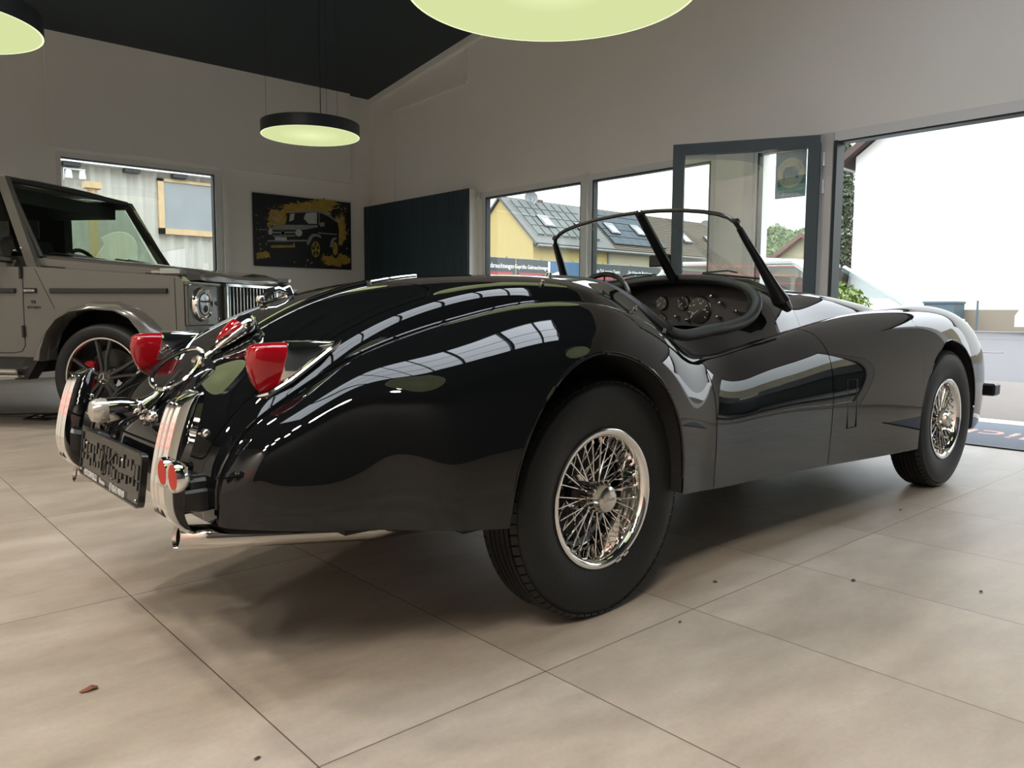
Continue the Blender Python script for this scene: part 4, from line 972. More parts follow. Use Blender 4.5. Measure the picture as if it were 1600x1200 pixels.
def leaf(x, y, s, label, col=None, dark=False):
    b = B(); rr = random.Random(int(x*1000)); n = 9; P = []
    for k in range(n): a = 2*PI*k/n; q = s*(.6+.6*rr.random()); P.append((x+q*math.cos(a), y+.6*q*math.sin(a), .002+.25*s*rr.random()))
    b.add([(x, y, .004+.4*s)]+P, [(0, 1+k, 1+(k+1) % n) for k in range(n)]); tag(b.build('dry_leaf', M['debris'] if dark else M['leaf'], None, False), label, 'leaf', None)
M['debris'] = mat('dark_crumb', (.045, .035, .028, 1), .9)

# ================================================================== the grey off-roader
M['grey'] = mat('grey_solid_paint', (.078, .075, .067, 1), .22, coat=.9)
M['hglass'] = mat('headlight_glass', (.30, .31, .32, 1), .06, metal=.55, coat=1)
M['blackrim'] = mat('black_alloy', (.008, .008, .009, 1), .28, coat=.5)
M['caliper'] = mat('red_caliper', (.32, .012, .015, 1), .35)
G = tag(empty('off_road_car', (2.172, 6.483, 0), math.atan2(-.76604, .64279), local=True), 'grey boxy off-road car parked behind the black roadster at the left', 'car')
def gb(name, mat_, sm=False, parent=None, label=None, fn=None, **k):
    b = B(); fn(b); return b.build(name, M[mat_], parent or G, sm, label, **k)
def xz_prism(b, pts, y0, y1): b.prism([(x, y0, z) for x, z in pts], (0, y1-y0, 0))
def arc(cx, cz, r, a0, a1, n=16, rz=None): return [(cx+r*math.cos(math.radians(a)), cz+(rz or r)*math.sin(math.radians(a))) for a in np.linspace(a0, a1, n)]
FA = [(-.44, .50), (-.43, .58), (-.385, .70), (-.31, .79), (-.20, .845), (-.05, .862), (.13, .850), (.235, .80), (.31, .70), (.35, .60)]
RA = [(x-2.85, z) for x, z in FA]
side = [(-3.75, .55), (-3.75, 1.15), (-.53, 1.15), (.56, 1.085), (.60, 1.05), (.60, .62), (.37, .60)]+FA[::-1]+[(-.62, .52), (-2.45, .52)]+RA[::-1][1:]+[(-3.4, .52)]
def f_(b):
    xz_prism(b, side, -.885, -.80); xz_prism(b, side, .80, .885)
    b.span((.50, -.80, .60), (.60, .80, 1.05)); b.span((-3.75, -.80, .55), (-3.70, .80, 1.15)); b.span((-.60, -.80, .90), (.50, .80, .95))
body = gb('body', 'grey', fn=f_)
def f_(b):                                                         # bonnet: flat top with raised rim
    ring = lambda x, z, w, h: [(x, -w, z-h), (x, -w, z-.02), (x, -w+.03, z), (x, -w+.16, z+.012), (x, -.18, z-.002), (x, .18, z-.002), (x, w-.16, z+.012), (x, w-.03, z), (x, w, z-.02), (x, w, z-h)]
    R_ = [ring(-.56, 1.235, .80, .10), ring(-.2, 1.205, .795, .10), (ring(.25, 1.168, .785, .09)), ring(.50, 1.14, .70, .08), ring(.58, 1.118, .63, .05), ring(.60, 1.09, .59, .03)]
    b.grid(np.array(R_)); b.add(R_[-1], [tuple(range(10))])
gb('bonnet', 'grey', True, fn=f_, ang=30)
gb('bonnet_gap', 'dark', fn=lambda b: [b.add([(-.55, s*.802, 1.165), (.56, s*.775, 1.095), (.56, s*.775, 1.085), (-.55, s*.802, 1.15), (-.55, s*.86, 1.152), (.56, s*.86, 1.087)], [(0, 1, 2, 3), (3, 2, 5, 4)]) for s in (1, -1)])
# wheel-arch flares
def flare(off, sds):
    def f(b):
        for s in sds:
            out = [(-.55, .50), (-.52, .56), (-.43, .68), (-.33, .79), (-.22, .87), (-.06, .915), (.13, .91), (.27, .865), (.37, .79), (.455, .70), (.50, .62)]
            inn = [(-.45, .50), (-.435, .58), (-.385, .70), (-.31, .785), (-.20, .842), (-.05, .860), (.13, .848), (.235, .80), (.30, .725), (.345, .65), (.37, .58)]
            rows = []
            for (ox, oz), (ix, iz) in zip(out, inn):
                mx, mz = (ox+ix)/2, (oz+iz)/2; rows.append([(ox+off, s*.883, oz), (ox*.8+ix*.2+off, s*.925, oz*.8+iz*.2), (mx+off, s*.955, mz), (ix+off, s*.965, iz), (ix+off, s*.955, iz-.006), (ix+off, s*.80, iz-.004)])
            b.grid(np.array(rows))
    return f
for off_ in (0, -2.85):
    for sd_ in (-1, 1): gb('wheel_arch_flare', 'grey', True, fn=flare(off_, (sd_,)), ang=50)
gb('wheel_housing', 'dark', fn=lambda b: [b.span((x-.40, s*.30, .52), (x+.36, s*.80, .90)) for x in () for s in ()] or [b.add([(x+dx_, y_, z_) for dx_ in (-.46, .38) for y_ in (-.78, .78) for z_ in (.48, .88)], [(0, 1, 3, 2), (4, 6, 7, 5), (1, 5, 7, 3)]) for x in (0, -2.85)]+[b.span((-.62, -.78, .40), (-2.42, .78, .60)), b.span((-.46, -.35, .40), (.5, .35, .88))])
# front bumper, grille, headlights
gb('front_bumper', 'grey', fn=lambda b: [b.box((.70, 0, .60), (.28, 1.70, .22), bev=.04), b.box((.56, -.88, .62), (.30, .14, .19), bev=.04), b.box((.56, .88, .62), (.30, .14, .19), bev=.04)])
gb('bumper_intake', 'dark', fn=lambda b: b.box((.835, 0, .58), (.02, 1.2, .10), bev=.004))
gr = gb('grille', 'dark', fn=lambda b: b.span((.60, -.40, .735), (.635, .40, 1.035)))
gb('grille_frame', 'chrome', parent=gr, fn=lambda b: [b.span((.60, -.42, 1.03), (.665, .42, 1.05)), b.span((.60, -.42, .72), (.665, .42, .74)), b.span((.60, -.425, .72), (.665, -.40, 1.05)), b.span((.60, .40, .72), (.665, .425, 1.05))])
for k in range(15):
    y = -.375+.75*k/14; gb('grille_slat', 'chrome', parent=gr, fn=lambda b: b.box((.655, y, .885), (.018, .012, .285), bev=.003))
for s in (-1, 1):
    sp_ = gb('headlight_panel', 'grey', fn=lambda b: [b.box((.61, s*.675, .895), (.03, .40, .30), bev=.012), b.box((.62, s*.675, 1.035), (.04, .42, .02), bev=.006), b.ball((.628, s*.505, .90), .012, 6)])
    gb('sensor', 'dark', parent=sp_, fn=lambda b: b.lathe([(0, .0), (.012, 0)], (.629, s*.515, .905), (1, 0, 0), 12))
    hl = gb('headlight', 'chrome', True, fn=lambda b: b.lathe([(.098, .020), (.106, .026), (.115, .022), (.119, .012), (.121, .0)], (.625, s*.71, .895), (1, 0, 0), 40), label='round headlight')
    gb('headlight_lens', 'hglass', True, parent=hl, fn=lambda b: b.lathe([(0, .034), (.035, .033), (.07, .028), (.092, .022), (.1, .018)], (.625, s*.71, .895), (1, 0, 0), 32))
    gb('headlight_insert', 'dark', parent=hl, fn=lambda b: [b.box((.655, s*.71, .915), (.012, .11, .012)), b.lathe([(.074, .030), (.080, .028), (.082, .022)], (.625, s*.71, .895), (1, 0, 0), 32), b.lathe([(0, .040), (.022, .039), (.026, .030)], (.625, s*.71, .865), (1, 0, 0), 20)])
    gb('turn_signal', 'hglass', True, fn=lambda b: [b.box((.50, s*.845, 1.115), (.17, .075, .045), bev=.018), b.box((.40, s*.845, 1.112), (.09, .06, .02), bev=.009)], label='chrome-topped turn signal pod')
# cabin: roof, pillars, glazing, interior
def quadbar(b, p0, p1, w, d):
    """bar from p0 to p1, w along x, d along y"""
    p0, p1 = np.array(p0), np.array(p1); b.prism([p0+[-w/2, -d/2, 0], p0+[w/2, -d/2, 0], p0+[w/2, d/2, 0], p0+[-w/2, d/2, 0]], p1-p0)
gb('roof', 'grey', True, fn=lambda b: b.grid(np.array([[(x, y*w, z-.05*abs(y)**3) for y in np.linspace(-1, 1, 15)] for x, z, w in ((-.86, 1.80, .70), (-.90, 1.835, .73), (-1.05, 1.858, .745), (-1.6, 1.875, .75), (-2.6, 1.875, .75), (-3.5, 1.865, .75), (-3.65, 1.83, .74), (-3.68, 1.78, .72))])), ang=50)
gb('headliner', 'dark', fn=lambda b: [b.span((-.98, -.69, 1.655), (-3.6, .69, 1.76)), b.span((-1.75, .70, 1.15), (-1.50, .80, 1.76)), b.span((-2.7, .70, 1.15), (-2.5, .80, 1.76))])
gb('roof_rail', 'satin', fn=lambda b: [quadbar(b, (-.87, s*.715, 1.775), (-3.6, s*.715, 1.80), .02, .03) for s in (1, -1)])
for s in (-1, 1):
    def f_(b):
        T_ = lambda x: np.array([x, s*.705, 1.80]); B_ = lambda x: np.array([x, s*.845, 1.15])
        quadbar(b, (-.555, s*.835, 1.15), (-.875, s*.705, 1.80), .075, .05)
        for x, w in ((-1.62, .10), (-2.60, .10), (-3.62, .20)): quadbar(b, B_(x), T_(x), w, .045)
        b.prism([(-.70, s*.86, 1.15), (-3.7, s*.86, 1.15), (-3.7, s*.85, 1.20), (-.68, s*.85, 1.20)], (0, -s*.04, 0)); b.prism([(-.86, s*.72, 1.74), (-3.7, s*.72, 1.74), (-3.7, s*.70, 1.81), (-.86, s*.70, 1.81)], (0, -s*.03, 0))
    gb('window_pillars', 'grey', fn=f_)
M['tint'] = glass('tinted_side_glass', (.55, .62, .58), 1.4); M['rtint'] = glass('dark_rear_glass', (.12, .14, .13), 1.4); M['screen'] = glass('off_roader_windscreen', (.80, .90, .78), 1.45)
def sheet(b, pts, n=None): b.add(pts, [tuple(range(len(pts)))])
for s in (-1, 1):
    for xa, xb in ((-.62, -1.57), (-1.67, -2.55), (-2.65, -3.52)):
        xt = -.91 if xa > -.7 else xa; gb('side_window', 'tint' if xa > -.7 else 'rtint', fn=lambda b: sheet(b, [(xa-.05, s*.838, 1.20), (xb, s*.838, 1.20), (xb, s*.722, 1.745), (xt, s*.722, 1.745)]))
gb('windscreen', 'screen', fn=lambda b: sheet(b, [(-.535, -.775, 1.225), (-.515, 0, 1.225), (-.535, .775, 1.225), (-.865, .67, 1.785), (-.85, 0, 1.79), (-.865, -.67, 1.785)]))
gb('windscreen_frame', 'dark', fn=lambda b: [b.tube([(-.865, -.68, 1.79), (-.85, 0, 1.797), (-.865, .68, 1.79)], .022, 6), b.tube([(-.53, -.79, 1.222), (-.51, 0, 1.222), (-.53, .79, 1.222)], .018, 6)]+[b.tube([(-.53, s*.79, 1.222), (-.865, s*.685, 1.79)], .018, 6) for s in (1, -1)])
gb('scuttle_panel', 'satin', fn=lambda b: b.prism([(-.60, -.79, 1.205), (-.50, -.79, 1.22), (-.50, .79, 1.22), (-.60, .79, 1.205)], (0, 0, .01)))
for y0_, y1_ in ((-.70, -.08), (.02, .60)):
    gb('wiper', 'satin', fn=lambda b: [b.tube([(-.50, y1_+.05, 1.235), (-.515, y0_+.15, 1.262)], .010, 5), b.tube([(-.525, y0_, 1.26), (-.505, y0_+.56, 1.245)], .007, 5)])
gb('dashboard', 'dark', fn=lambda b: b.span((-.95, -.74, .95), (-.62, .74, 1.235)))
gb('steering_wheel', 'satin', True, fn=lambda b: b.tube([np.array([-1.05, .37, 1.19])+.185*(math.cos(a)*np.array([0, 1, 0])+math.sin(a)*np.array([-.35, 0, .93])) for a in np.linspace(0, 2*PI, 30, endpoint=False)], .017, 8, closed=True))
gb('seats', 'dark', True, fn=lambda b: [f for s in (-1, 1) for f in (b.box((-1.55, s*.37, 1.12), (.16, .50, .70), R=rotm(0, -.2, 0), bev=.06), b.box((-1.63, s*.37, 1.55), (.10, .27, .20), bev=.05))]+[b.box((-2.45, 0, 1.10), (.16, 1.3, .75), R=rotm(0, -.2, 0), bev=.06), b.span((-3.65, -.70, .62), (-.9, .70, .75)), b.box((-2.5, -.4, 1.55), (.1, .25, .18), bev=.04), b.box((-2.5, .4, 1.55), (.1, .25, .18), bev=.04)])
# side trim
def strip(xa, xb, nm='side_strip'): gb(nm, 'satin', fn=lambda b: [b.box(((xa+xb)/2, s*.892, .984), (xb-xa, .018, .036), bev=.006) for s in (-1, 1)])
strip(-.40, .485); strip(-1.55, -.665); strip(-2.5, -1.62)
bp = gb('side_badge', 'satin', fn=lambda b: b.box((-.555, -.890, .984), (.105, .012, .036), bev=.004))
gb('badge_text', 'white', parent=bp, fn=lambda b: text_on(b, 'EDITION', .020, (-.555, -.8965, .984), (1, 0, 0), (0, 0, 1), .0004))
gb('engine_lettering', 'dark', fn=lambda b: text_on(b, 'V8', .036, (-.535, -.8865, .905), (1, 0, 0), (0, 0, 1), .001)); gb('engine_lettering', 'dark', fn=lambda b: text_on(b, 'BITURBO', .026, (-.53, -.8865, .867), (1, 0, 0), (0, 0, 1), .001))
for s in (-1, 1):
    gb('door_shut_line', 'dark', fn=lambda b: b.tube([(-.605, s*.8855, 1.15), (-.612, s*.8855, .90), (-.614, s*.8855, .60), (-.64, s*.8855, .56), (-.70, s*.8855, .548), (-1.50, s*.8855, .548), (-1.56, s*.8855, .58), (-1.58, s*.8855, 1.15)], .0035, 5))
    gb('panel_seam', 'dark', fn=lambda b: b.tube([(-.515, s*.8855, 1.14), (-.372, s*.8855, .86)], .0025, 5)); gb('panel_seam', 'dark', fn=lambda b: b.tube([(.535, s*.8855, 1.07), (.54, s*.8855, .72)], .0025, 5))
for z in (1.11, .70): gb('door_hinge', 'satin', fn=lambda b: b.box((-.617, -.892, z), (.022, .02, .085), bev=.005))
gb('sill', 'satin', fn=lambda b: [b.span((-2.42, s*.80, .43), (-.60, s*.87, .525)) for s in (-1, 1)]+[b.prism([(-.60, s*.80, .36), (-.60, s*.90, .36), (-.47, s*.93, .52), (-.47, s*.80, .52)], (-.10, 0, 0)) for s in (-1, 1)])
gb('running_board', 'brush', fn=lambda b: [b.box((-1.5, s*.90, .425), (1.78, .17, .030), bev=.012) for s in (-1, 1)]+[b.box((-1.5, s*.93, .388), (1.80, .11, .018), bev=.008) for s in (-1, 1)])
gb('door_mirror', 'plastic', True, fn=lambda b: [b.box((-.80, -1.03, 1.27), (.13, .20, .17), bev=.045), b.tube([(-.72, -.86, 1.20), (-.76, -.98, 1.21)], .028, 8)])
def gwheel(x, s):
    wr = empty('wheel', (x, s*.80, .38), local=True); wr.parent = G
    W[wr.name] = np.zeros(3); ax = (0, s, 0); c = (0, 0, 0); q = .13
    gb('tyre', 'rubber', True, parent=wr, fn=lambda b: b.lathe([(.285, -q+.02), (.30, -q), (.35, -q-.01), (.372, -q+.015), (.380, -q+.05), (.380, q-.05), (.372, q-.015), (.35, q+.01), (.30, q), (.285, q-.02)], c, ax, 72), ang=60)
    gb('rim', 'blackrim', True, parent=wr, fn=lambda b: b.lathe([(.285, .11), (.268, .105), (.262, .06), (.255, -.10), (.25, -.1)], c, ax, 64))
    gb('rim_edge', 'brush', True, parent=wr, fn=lambda b: b.lathe([(.283, .112), (.284, .122), (.274, .122), (.270, .110)], c, ax, 72))
    u, v, d = frame_of(ax)
    for k in range(5):
        def f(b):
            for da in (-.17, .17):
                a = 2*PI*k/5+PI/2; p = lambda r, aa, h: d*h+r*(math.cos(aa)*u+math.sin(aa)*v)
                b.tube([p(.05, a+da*1.6, .095), p(.15, a+da, .105), p(.265, a+da*1.15, .095)], [.020, .016, .017], 6)
        gb('rim_spoke', 'blackrim', True, parent=wr, fn=f)
    gb('hub', 'blackrim', True, parent=wr, fn=lambda b: b.lathe([(.07, .06), (.068, .10), (.045, .112), (.0, .113)], c, ax, 32))
    def f(b):
        b.lathe([(.033, .113), (.037, .117), (.039, .113)], c, ax, 32)
        for k in range(3): a = PI/2+2*PI*k/3; b.tube([d*.1155, d*.1155+.034*(math.cos(a)*np.array([1., 0, 0])+math.sin(a)*np.array([0, 0, 1.]))], [.0045, .0015], 5)
    gb('centre_cap_star', 'chrome', True, parent=wr, fn=f)
    gb('brake_disc', 'satin', True, parent=wr, fn=lambda b: b.lathe([(.07, .0), (.20, .0), (.20, -.03), (.07, -.03)], c, ax, 40))
    gb('brake_caliper', 'caliper', True, parent=wr, fn=lambda b: b.box((-.165 if s < 0 else -.165, s*.01, .02), (.075, .09, .19), bev=.02))
for x in (0, -2.85):
    for s in (-1, 1): gwheel(x, s)
gb('axles', 'dark', fn=lambda b: [b.tube([(x, -.7, .38), (x, .7, .38)], .05, 8) for x in (0, -2.85)])

# ================================================================== outside
M['paving'] = mat('pale_paving', (.094, .077, .064, 1), .85, noise=(9, .12)); M['asphalt'] = mat('asphalt', (.058, .054, .054, 1), .9, noise=(3, .1)); M['kerb'] = mat('kerb_stone', (.13, .122, .11, 1), .8)
M['line'] = mat('road_marking', (.11, .10, .10, 1), .7); M['gravel'] = mat('far_pavement', (.085, .072, .060, 1), .9, noise=(5, .1))
b = B(); b.span((XW+.30, -60, -.14), (11.45, 12.5, -.02)); b.span((-30, -60, -.14), (XW+.30, Y0-.3, -.02)); b.span((-30, YW+.3, -.14), (XW+.3, 60, -.02)); struct(b.build('pavement', M['paving']))
b = B(); b.span((11.45, -80, -.16), (200, 200, -.045)); b.span((XW+.3, 12.5, -.16), (11.45, 200, -.045)); struct(b.build('road', M['asphalt']))
b = B(); b.span((39.2, -80, -.05), (40.6, 30, .03)); struct(b.build('far_kerb', M['kerb'])); b = B(); b.span((40.6, -80, -.05), (60, 30, .01)); struct(b.build('far_pavement', M['gravel']))
b = B(); b.span((30.2, -60, -.046), (30.5, 12.8, -.03)); b.span((20.0, 5.8, -.046), (20.2, 9.2, -.03)); b.span((20.0, -3, -.046), (20.2, .5, -.03)); tag(b.build('lane_markings', M['line']), kind='structure')

# metal-clad hall behind the back window
M['clad'] = mat('pale_metal_cladding', (.36, .345, .30, 1), .5, noise=(1.5, .10)); M['timber'] = mat('raw_timber', (.42, .30, .16, 1), .7, noise=(8, .2)); M['film'] = mat('grey_plastic_film', (.20, .215, .22, 1), .35, noise=(2.5, .12), bump=(3, .5))
hl_ = tag(empty('metal_clad_hall', (3, 14.6, 0)), 'pale metal-clad hall wall seen through the back window', 'building')
b = B(); P = []
for k in range(0, 164):
    x = -3+k*.0625; d = (0, .035, .035, 0)[k % 4]; P.append([(x, 14.6-d, -.05), (x, 14.6-d, 3.24)])
b.grid(np.array(P)); b.span((-3, 14.61, -.05), (7.15, 18, 3.22)); b.build('cladding', M['clad'], hl_)
b = B(); b.span((-3, 14.40, 3.235), (7.15, 14.62, 3.32)); b.build('gutter', M['frame'], hl_)
for x in (3.15, 4.07, 4.86):
    b = B(); b.span((x, 14.42, 3.17), (x+.25, 14.6, 3.235)); b.build('gutter_bracket', M['satin'], hl_)
b = B(); b.span((4.62, 14.50, 2.18), (4.72, 14.56, 3.14)); b.span((4.62, 14.50, 2.18), (6.6, 14.56, 2.28)); b.span((4.62, 14.50, 3.09), (6.6, 14.56, 3.14)); b.span((6.5, 14.5, 2.18), (6.6, 14.56, 3.14)); wf = b.build('boarded_opening_frame', M['timber'], hl_)
b = B(); b.span((4.70, 14.52, 2.25), (6.52, 14.55, 3.10)); b.build('plastic_film', M['film'], wf)
b = B()
for x in (3.22, 3.42): b.lathe([(.045, 0), (.06, -.10), (.058, -.13), (0, -.13)], (x, 14.45, 3.10), (0, 0, 1), 14)
b.tube([(3.16, 14.5, 3.13), (3.48, 14.5, 3.13)], .015, 6); b.tube([(3.16, 14.5, 2.95), (3.16, 14.5, 3.13)], .01, 6); tag(b.build('wall_lamp', M['alu'], None, True), 'twin wall lamp on the metal-clad hall outside the back window', 'lamp')
b = B(); b.tube([(3.42, 13.9, -.02), (3.42, 13.9, 2.76)], .07, 12); b.span((3.30, 13.80, 2.76), (3.54, 14.0, 2.86)); tag(b.build('timber_post', M['timber'], None, True, ang=30), 'timber post standing outside the back window behind the off-road car', 'post')

# row of houses across the forecourt
M['yellow'] = mat('yellow_render', (.36, .27, .10, 1), .8); M['cream'] = mat('cream_render', (.33, .29, .19, 1), .8); M['tilebrown'] = mat('brown_roof_tiles', (.078, .056, .038, 1), .8, noise=(4, .25))
M['tilegrey'] = mat('grey_roof_tiles', (.072, .07, .065, 1), .8, noise=(4, .15)); M['solar'] = mat('blue_grey_solar_panel', (.036, .045, .055, 1), .75, spec=.2); M['shutter'] = mat('pale_shutter', (.25, .25, .225, 1), .6); M['zinc'] = mat('zinc_gutter', (.13, .135, .135, 1), .5); M['sky_pane'] = mat('roof_window_glass', (.22, .25, .25, 1), .2, coat=.4)
EY, EZ, RY, RZ = 26.6, 4.08, 28.95, 6.18
def rp_(x, t, d=0):                                            # point on the roof slope: t=0 eave, 1 ridge
    n = np.array([0, -(RZ-EZ), (RY-EY)]); n /= np.linalg.norm(n); return np.array([x, EY-.25+(RY-EY+.25)*t, EZ-.22+(RZ-EZ+.22)*t])+n*d
def house(x0_, x1_, wall, tile, label, eave=0):
    h = tag(empty('terraced_house', (x0_, EY, 0)), label, 'house')
    b = B(); b.prism([(x0_, EY, -.05), (x0_, EY, EZ), (x0_, RY, RZ), (x0_, 33.5, 2.1), (x0_, 33.5, -.05)], (x1_-x0_, 0, 0)); b.build('wall', M[wall], h)
    b = B(); b.prism([rp_(x0_-.12*(x0_ < 26), 0, .04), rp_(x0_-.12*(x0_ < 26), 1, .04), rp_(x0_-.12*(x0_ < 26), 1, .16), rp_(x0_-.12*(x0_ < 26), 0, .16)], (x1_-x0_+.12*(x0_ < 26), 0, 0))
    e_ = .12*(x0_ < 26); b.prism([(x0_-e_, 33.6, 2.08), (x0_-e_, RY, RZ+.05), (x0_-e_, RY, RZ+.17), (x0_-e_, 33.6, 2.2)], (x1_-x0_+e_, 0, 0))
    if tile == 'tilebrown':
        for t in np.linspace(.03, .97, 22): b.prism([rp_(x0_, t, .16), rp_(x0_, t+.012, .16), rp_(x0_, t, .19)], (x1_-x0_, 0, 0))
    b.build('roof', M[tile], h)
    b = B(); b.tube([(x0_, EY-.33, EZ-.22), (x1_, EY-.33, EZ-.22)], .07, 8); b.tube([(x1_-.2, EY-.05, EZ-.3), (x1_-.2, EY-.05, 0)], .045, 6); b.build('gutter', M['zinc'], h, True)
    b = B(); w_ = (x1_-x0_); 
    for k in range(2): a = x0_+w_*(.12+.45*k); b.span((a, EY-.03, 1.5), (a+w_*.30, EY+.02, 3.05))
    wn = b.build('window', M['shutter'], h); b = B()
    for k in range(2):
        a = x0_+w_*(.12+.45*k)
        for z in np.linspace(1.55, 3.0, 14): b.span((a, EY-.045, z), (a+w_*.30, EY-.03, z+.02))
    b.build('shutter_slats', M['shutter'], wn)
    return h
h1 = house(25.0, 30.4, 'yellow', 'tilegrey', 'yellow gabled end house with pale solar panels on its roof beyond the first window')
h2 = house(30.405, 36.4, 'cream', 'tilebrown', 'middle cream terraced house with dark blue solar panels on a brown roof')
h3 = house(36.405, 46.0, 'cream', 'tilebrown', 'last cream terraced house with a plain brown tiled roof behind the open door leaf')
def panels(h, xs, ts, m, name='solar_panel', gap=.05):
    b = B()
    for i in range(len(xs)-1):
        for j in range(len(ts)-1): b.prism([rp_(xs[i]+gap, ts[j]+.008, .20), rp_(xs[i+1]-gap, ts[j]+.008, .20), rp_(xs[i+1]-gap, ts[j+1]-.008, .20), rp_(xs[i]+gap, ts[j+1]-.008, .20)], rp_(0, 0, .05)-rp_(0, 0, 0))
    return b.build(name, m, h)
M['solarlight'] = mat('pale_solar_panel', (.074, .080, .075, 1), .75, spec=.2); M['rail'] = mat('solar_rail', (.17, .175, .16, 1), .7)
def backing(h, xa, xb, ta, tb): b = B(); b.prism([rp_(xa, ta, .165), rp_(xb, ta, .165), rp_(xb, tb, .165), rp_(xa, tb, .165)], rp_(0, 0, .02)-rp_(0, 0, 0)); b.build('panel_rails', M['rail'], h)
backing(h1, 25.3, 29.7, .16, .95); panels(h1, np.linspace(25.3, 29.7, 9), [.16, .36, .56, .76, .95], M['solarlight'], gap=.05)
panels(h2, np.linspace(30.6, 34.9, 7), [.10, .28, .46, .64, .80, .95], M['solar'], gap=.012); 
def roofwin(h, x, t): 
    b = B(); b.prism([rp_(x, t, .2), rp_(x+.72, t, .2), rp_(x+.72, t+.26, .2), rp_(x, t+.26, .2)], rp_(0, 0, .12)-rp_(0, 0, 0)); f = b.build('roof_window', M['satin'], h)
    b = B(); b.prism([rp_(x+.12, t+.02, .33), rp_(x+.60, t+.02, .33), rp_(x+.60, t+.17, .33), rp_(x+.12, t+.17, .33)], rp_(0, 0, .01)-rp_(0, 0, 0)); b.build('pane', M['sky_pane'], f)
for h, x, t in ((h1, 26.2, .34), (h1, 28.6, .24), (h2, 31.0, .34), (h2, 33.2, .36), (h3, 37.2, .30), (h3, 39.8, .28)): roofwin(h, x, t)
b = B(); b.span((27.0, RY-.2, RZ-.1), (27.7, RY+.3, RZ+.22)); b.build('chimney', M['tilebrown'], h1)
def dish(x, y, z, r, label):
    d = tag(empty('satellite_dish', (x, y, z)), label, 'satellite dish'); b = B(); b.lathe([(0, .10), (r*.5, .08), (r, 0), (r, -.02), (r*.5, .05), (0, .07)], (x, y, z), (.45, .85, -.15), 24); b.build('reflector', M['zinc'], d, True)
    b = B(); b.tube([(x, y+.05, z), (x, y+.1, z-1.0)], .03, 6); b.tube([(x, y, z-r), (x-.15, y-.45, z-.1)], .012, 4); b.build('mast', M['zinc'], d, True)
dish(26.73, 28.6, 6.40, .34, 'round grey satellite dish standing on the ridge of the yellow house'); dish(41.56, 28.6, 6.10, .40, 'small satellite dish on the brown roof seen through the open door leaf')
# banner fence
M['banner'] = mat('dark_grey_banner', (.040, .043, .046, 1), .7); M['bred'] = mat('banner_red', (.28, .035, .05, 1), .6); M['bblue'] = mat('banner_blue', (.03, .085, .16, 1), .6)
fc = tag(empty('banner_fence', (13, 16, 0)), 'wire fence with dark advertising banners in white and red print below the houses', 'fence')
b = B()
for x in np.arange(12.8, 21.0, 1.3): b.tube([(x, 16.05, -.04), (x, 16.05, 2.32)], .03, 6)
for z in (.05, 2.28): b.tube([(12.8, 16.05, z), (20.7, 16.05, z)], .012, 5)
b.build('fence_posts', M['zinc'], fc, True)
def banner(xa, xb, mt_='banner'): b = B(); b.span((xa, 15.99, .6), (xb, 16.01, 2.27)); return b.build('banner', M[mt_], fc)
def btext(par, x, s, size, m_='white', z=2.06): b = B(); text_on(b, s, size, (x, 15.985, z), (1, 0, 0), (0, 0, 1), .001, sx=.78); b.build('banner_text', M[m_], par)
def bbar(par, xa, xb, z, h=.09): b = B(); b.span((xa, 15.975, z-h/2), (xb, 15.989, z+h/2)); b.build('banner_stripe', M['bred'], par)
n1 = banner(12.8, 14.38); btext(n1, 13.72, 'mit Gebrauchtwagen', .185); bbar(n1, 13.0, 14.25, 1.86); bbar(n1, 13.0, 14.25, 1.62, .05)
n2 = banner(14.42, 15.62); btext(n2, 15.0, 'Geprüfte Gebrauchtwagen', .155); bbar(n2, 14.5, 15.55, 1.86); bbar(n2, 14.5, 15.5, 1.62, .05)
b = B(); b.span((15.62, 15.97, .6), (15.68, 16.0, 2.24)); b.build('banner_edge', M['white'], fc)
n3 = banner(15.70, 17.0, 'bblue'); b = B(); b.prism([(15.75, 15.985, 1.9), (16.1, 15.985, 2.0), (16.6, 15.985, 1.75), (16.7, 15.985, 1.6), (16.0, 15.985, 1.6)], (0, -.005, 0)); b.build('banner_motif', M['white'], n3); b = B(); b.prism([(16.3, 15.98, 1.72), (17.0, 15.98, 1.86), (17.0, 15.98, 1.62), (16.3, 15.98, 1.62)], (0, -.006, 0)); b.build('banner_motif', M['bred'], n3)
n4 = banner(17.02, 18.70); btext(n4, 18.0, 'Werde ein Teil unseres Teams', .15); bbar(n4, 17.1, 18.4, 1.85)
n5 = banner(18.73, 20.75); btext(n5, 19.7, '...für folgende Positionen', .165); bbar(n5, 18.9, 20.1, 1.85)

# white estate car parked outside the glass
M['wcar'] = mat('white_car_paint', (.62, .64, .63, 1), .25, coat=.5); M['cglass'] = glass('parked_car_glass', (.45, .55, .55), 1.45)
PCX, PCY = 9.5, 5.75
pcar = tag(empty('parked_car', (PCX+.85, PCY, -.02)), 'white hatchback parked outside along the showroom windows', 'car')
LX = [(-2.15, .42, .72), (-2.10, .80, .82), (-1.6, .93, .87), (-.9, 1.02, .89), (.0, 1.06, .90), (1.0, 1.10, .90), (1.75, 1.13, .88), (2.02, 1.05, .85), (2.08, .70, .83), (2.05, .40, .80)]
b = B(); rings = []
for x, z, w in LX:
    rings.append([(PCX+.85-w*a, PCY+x, -.02+zz) for a, zz in ((-1, .30), (-1.0, .55), (-.98, z*.8), (-.90, z), (-.5, z+.015), (0, z+.02), (.5, z+.015), (.90, z), (.98, z*.8), (1.0, .55), (1, .30))])
b.grid(np.array(rings)); b.add(rings[0], [tuple(range(11))]); b.add(rings[-1], [tuple(range(11))]); b.build('body', M['wcar'], pcar, True, ang=40)
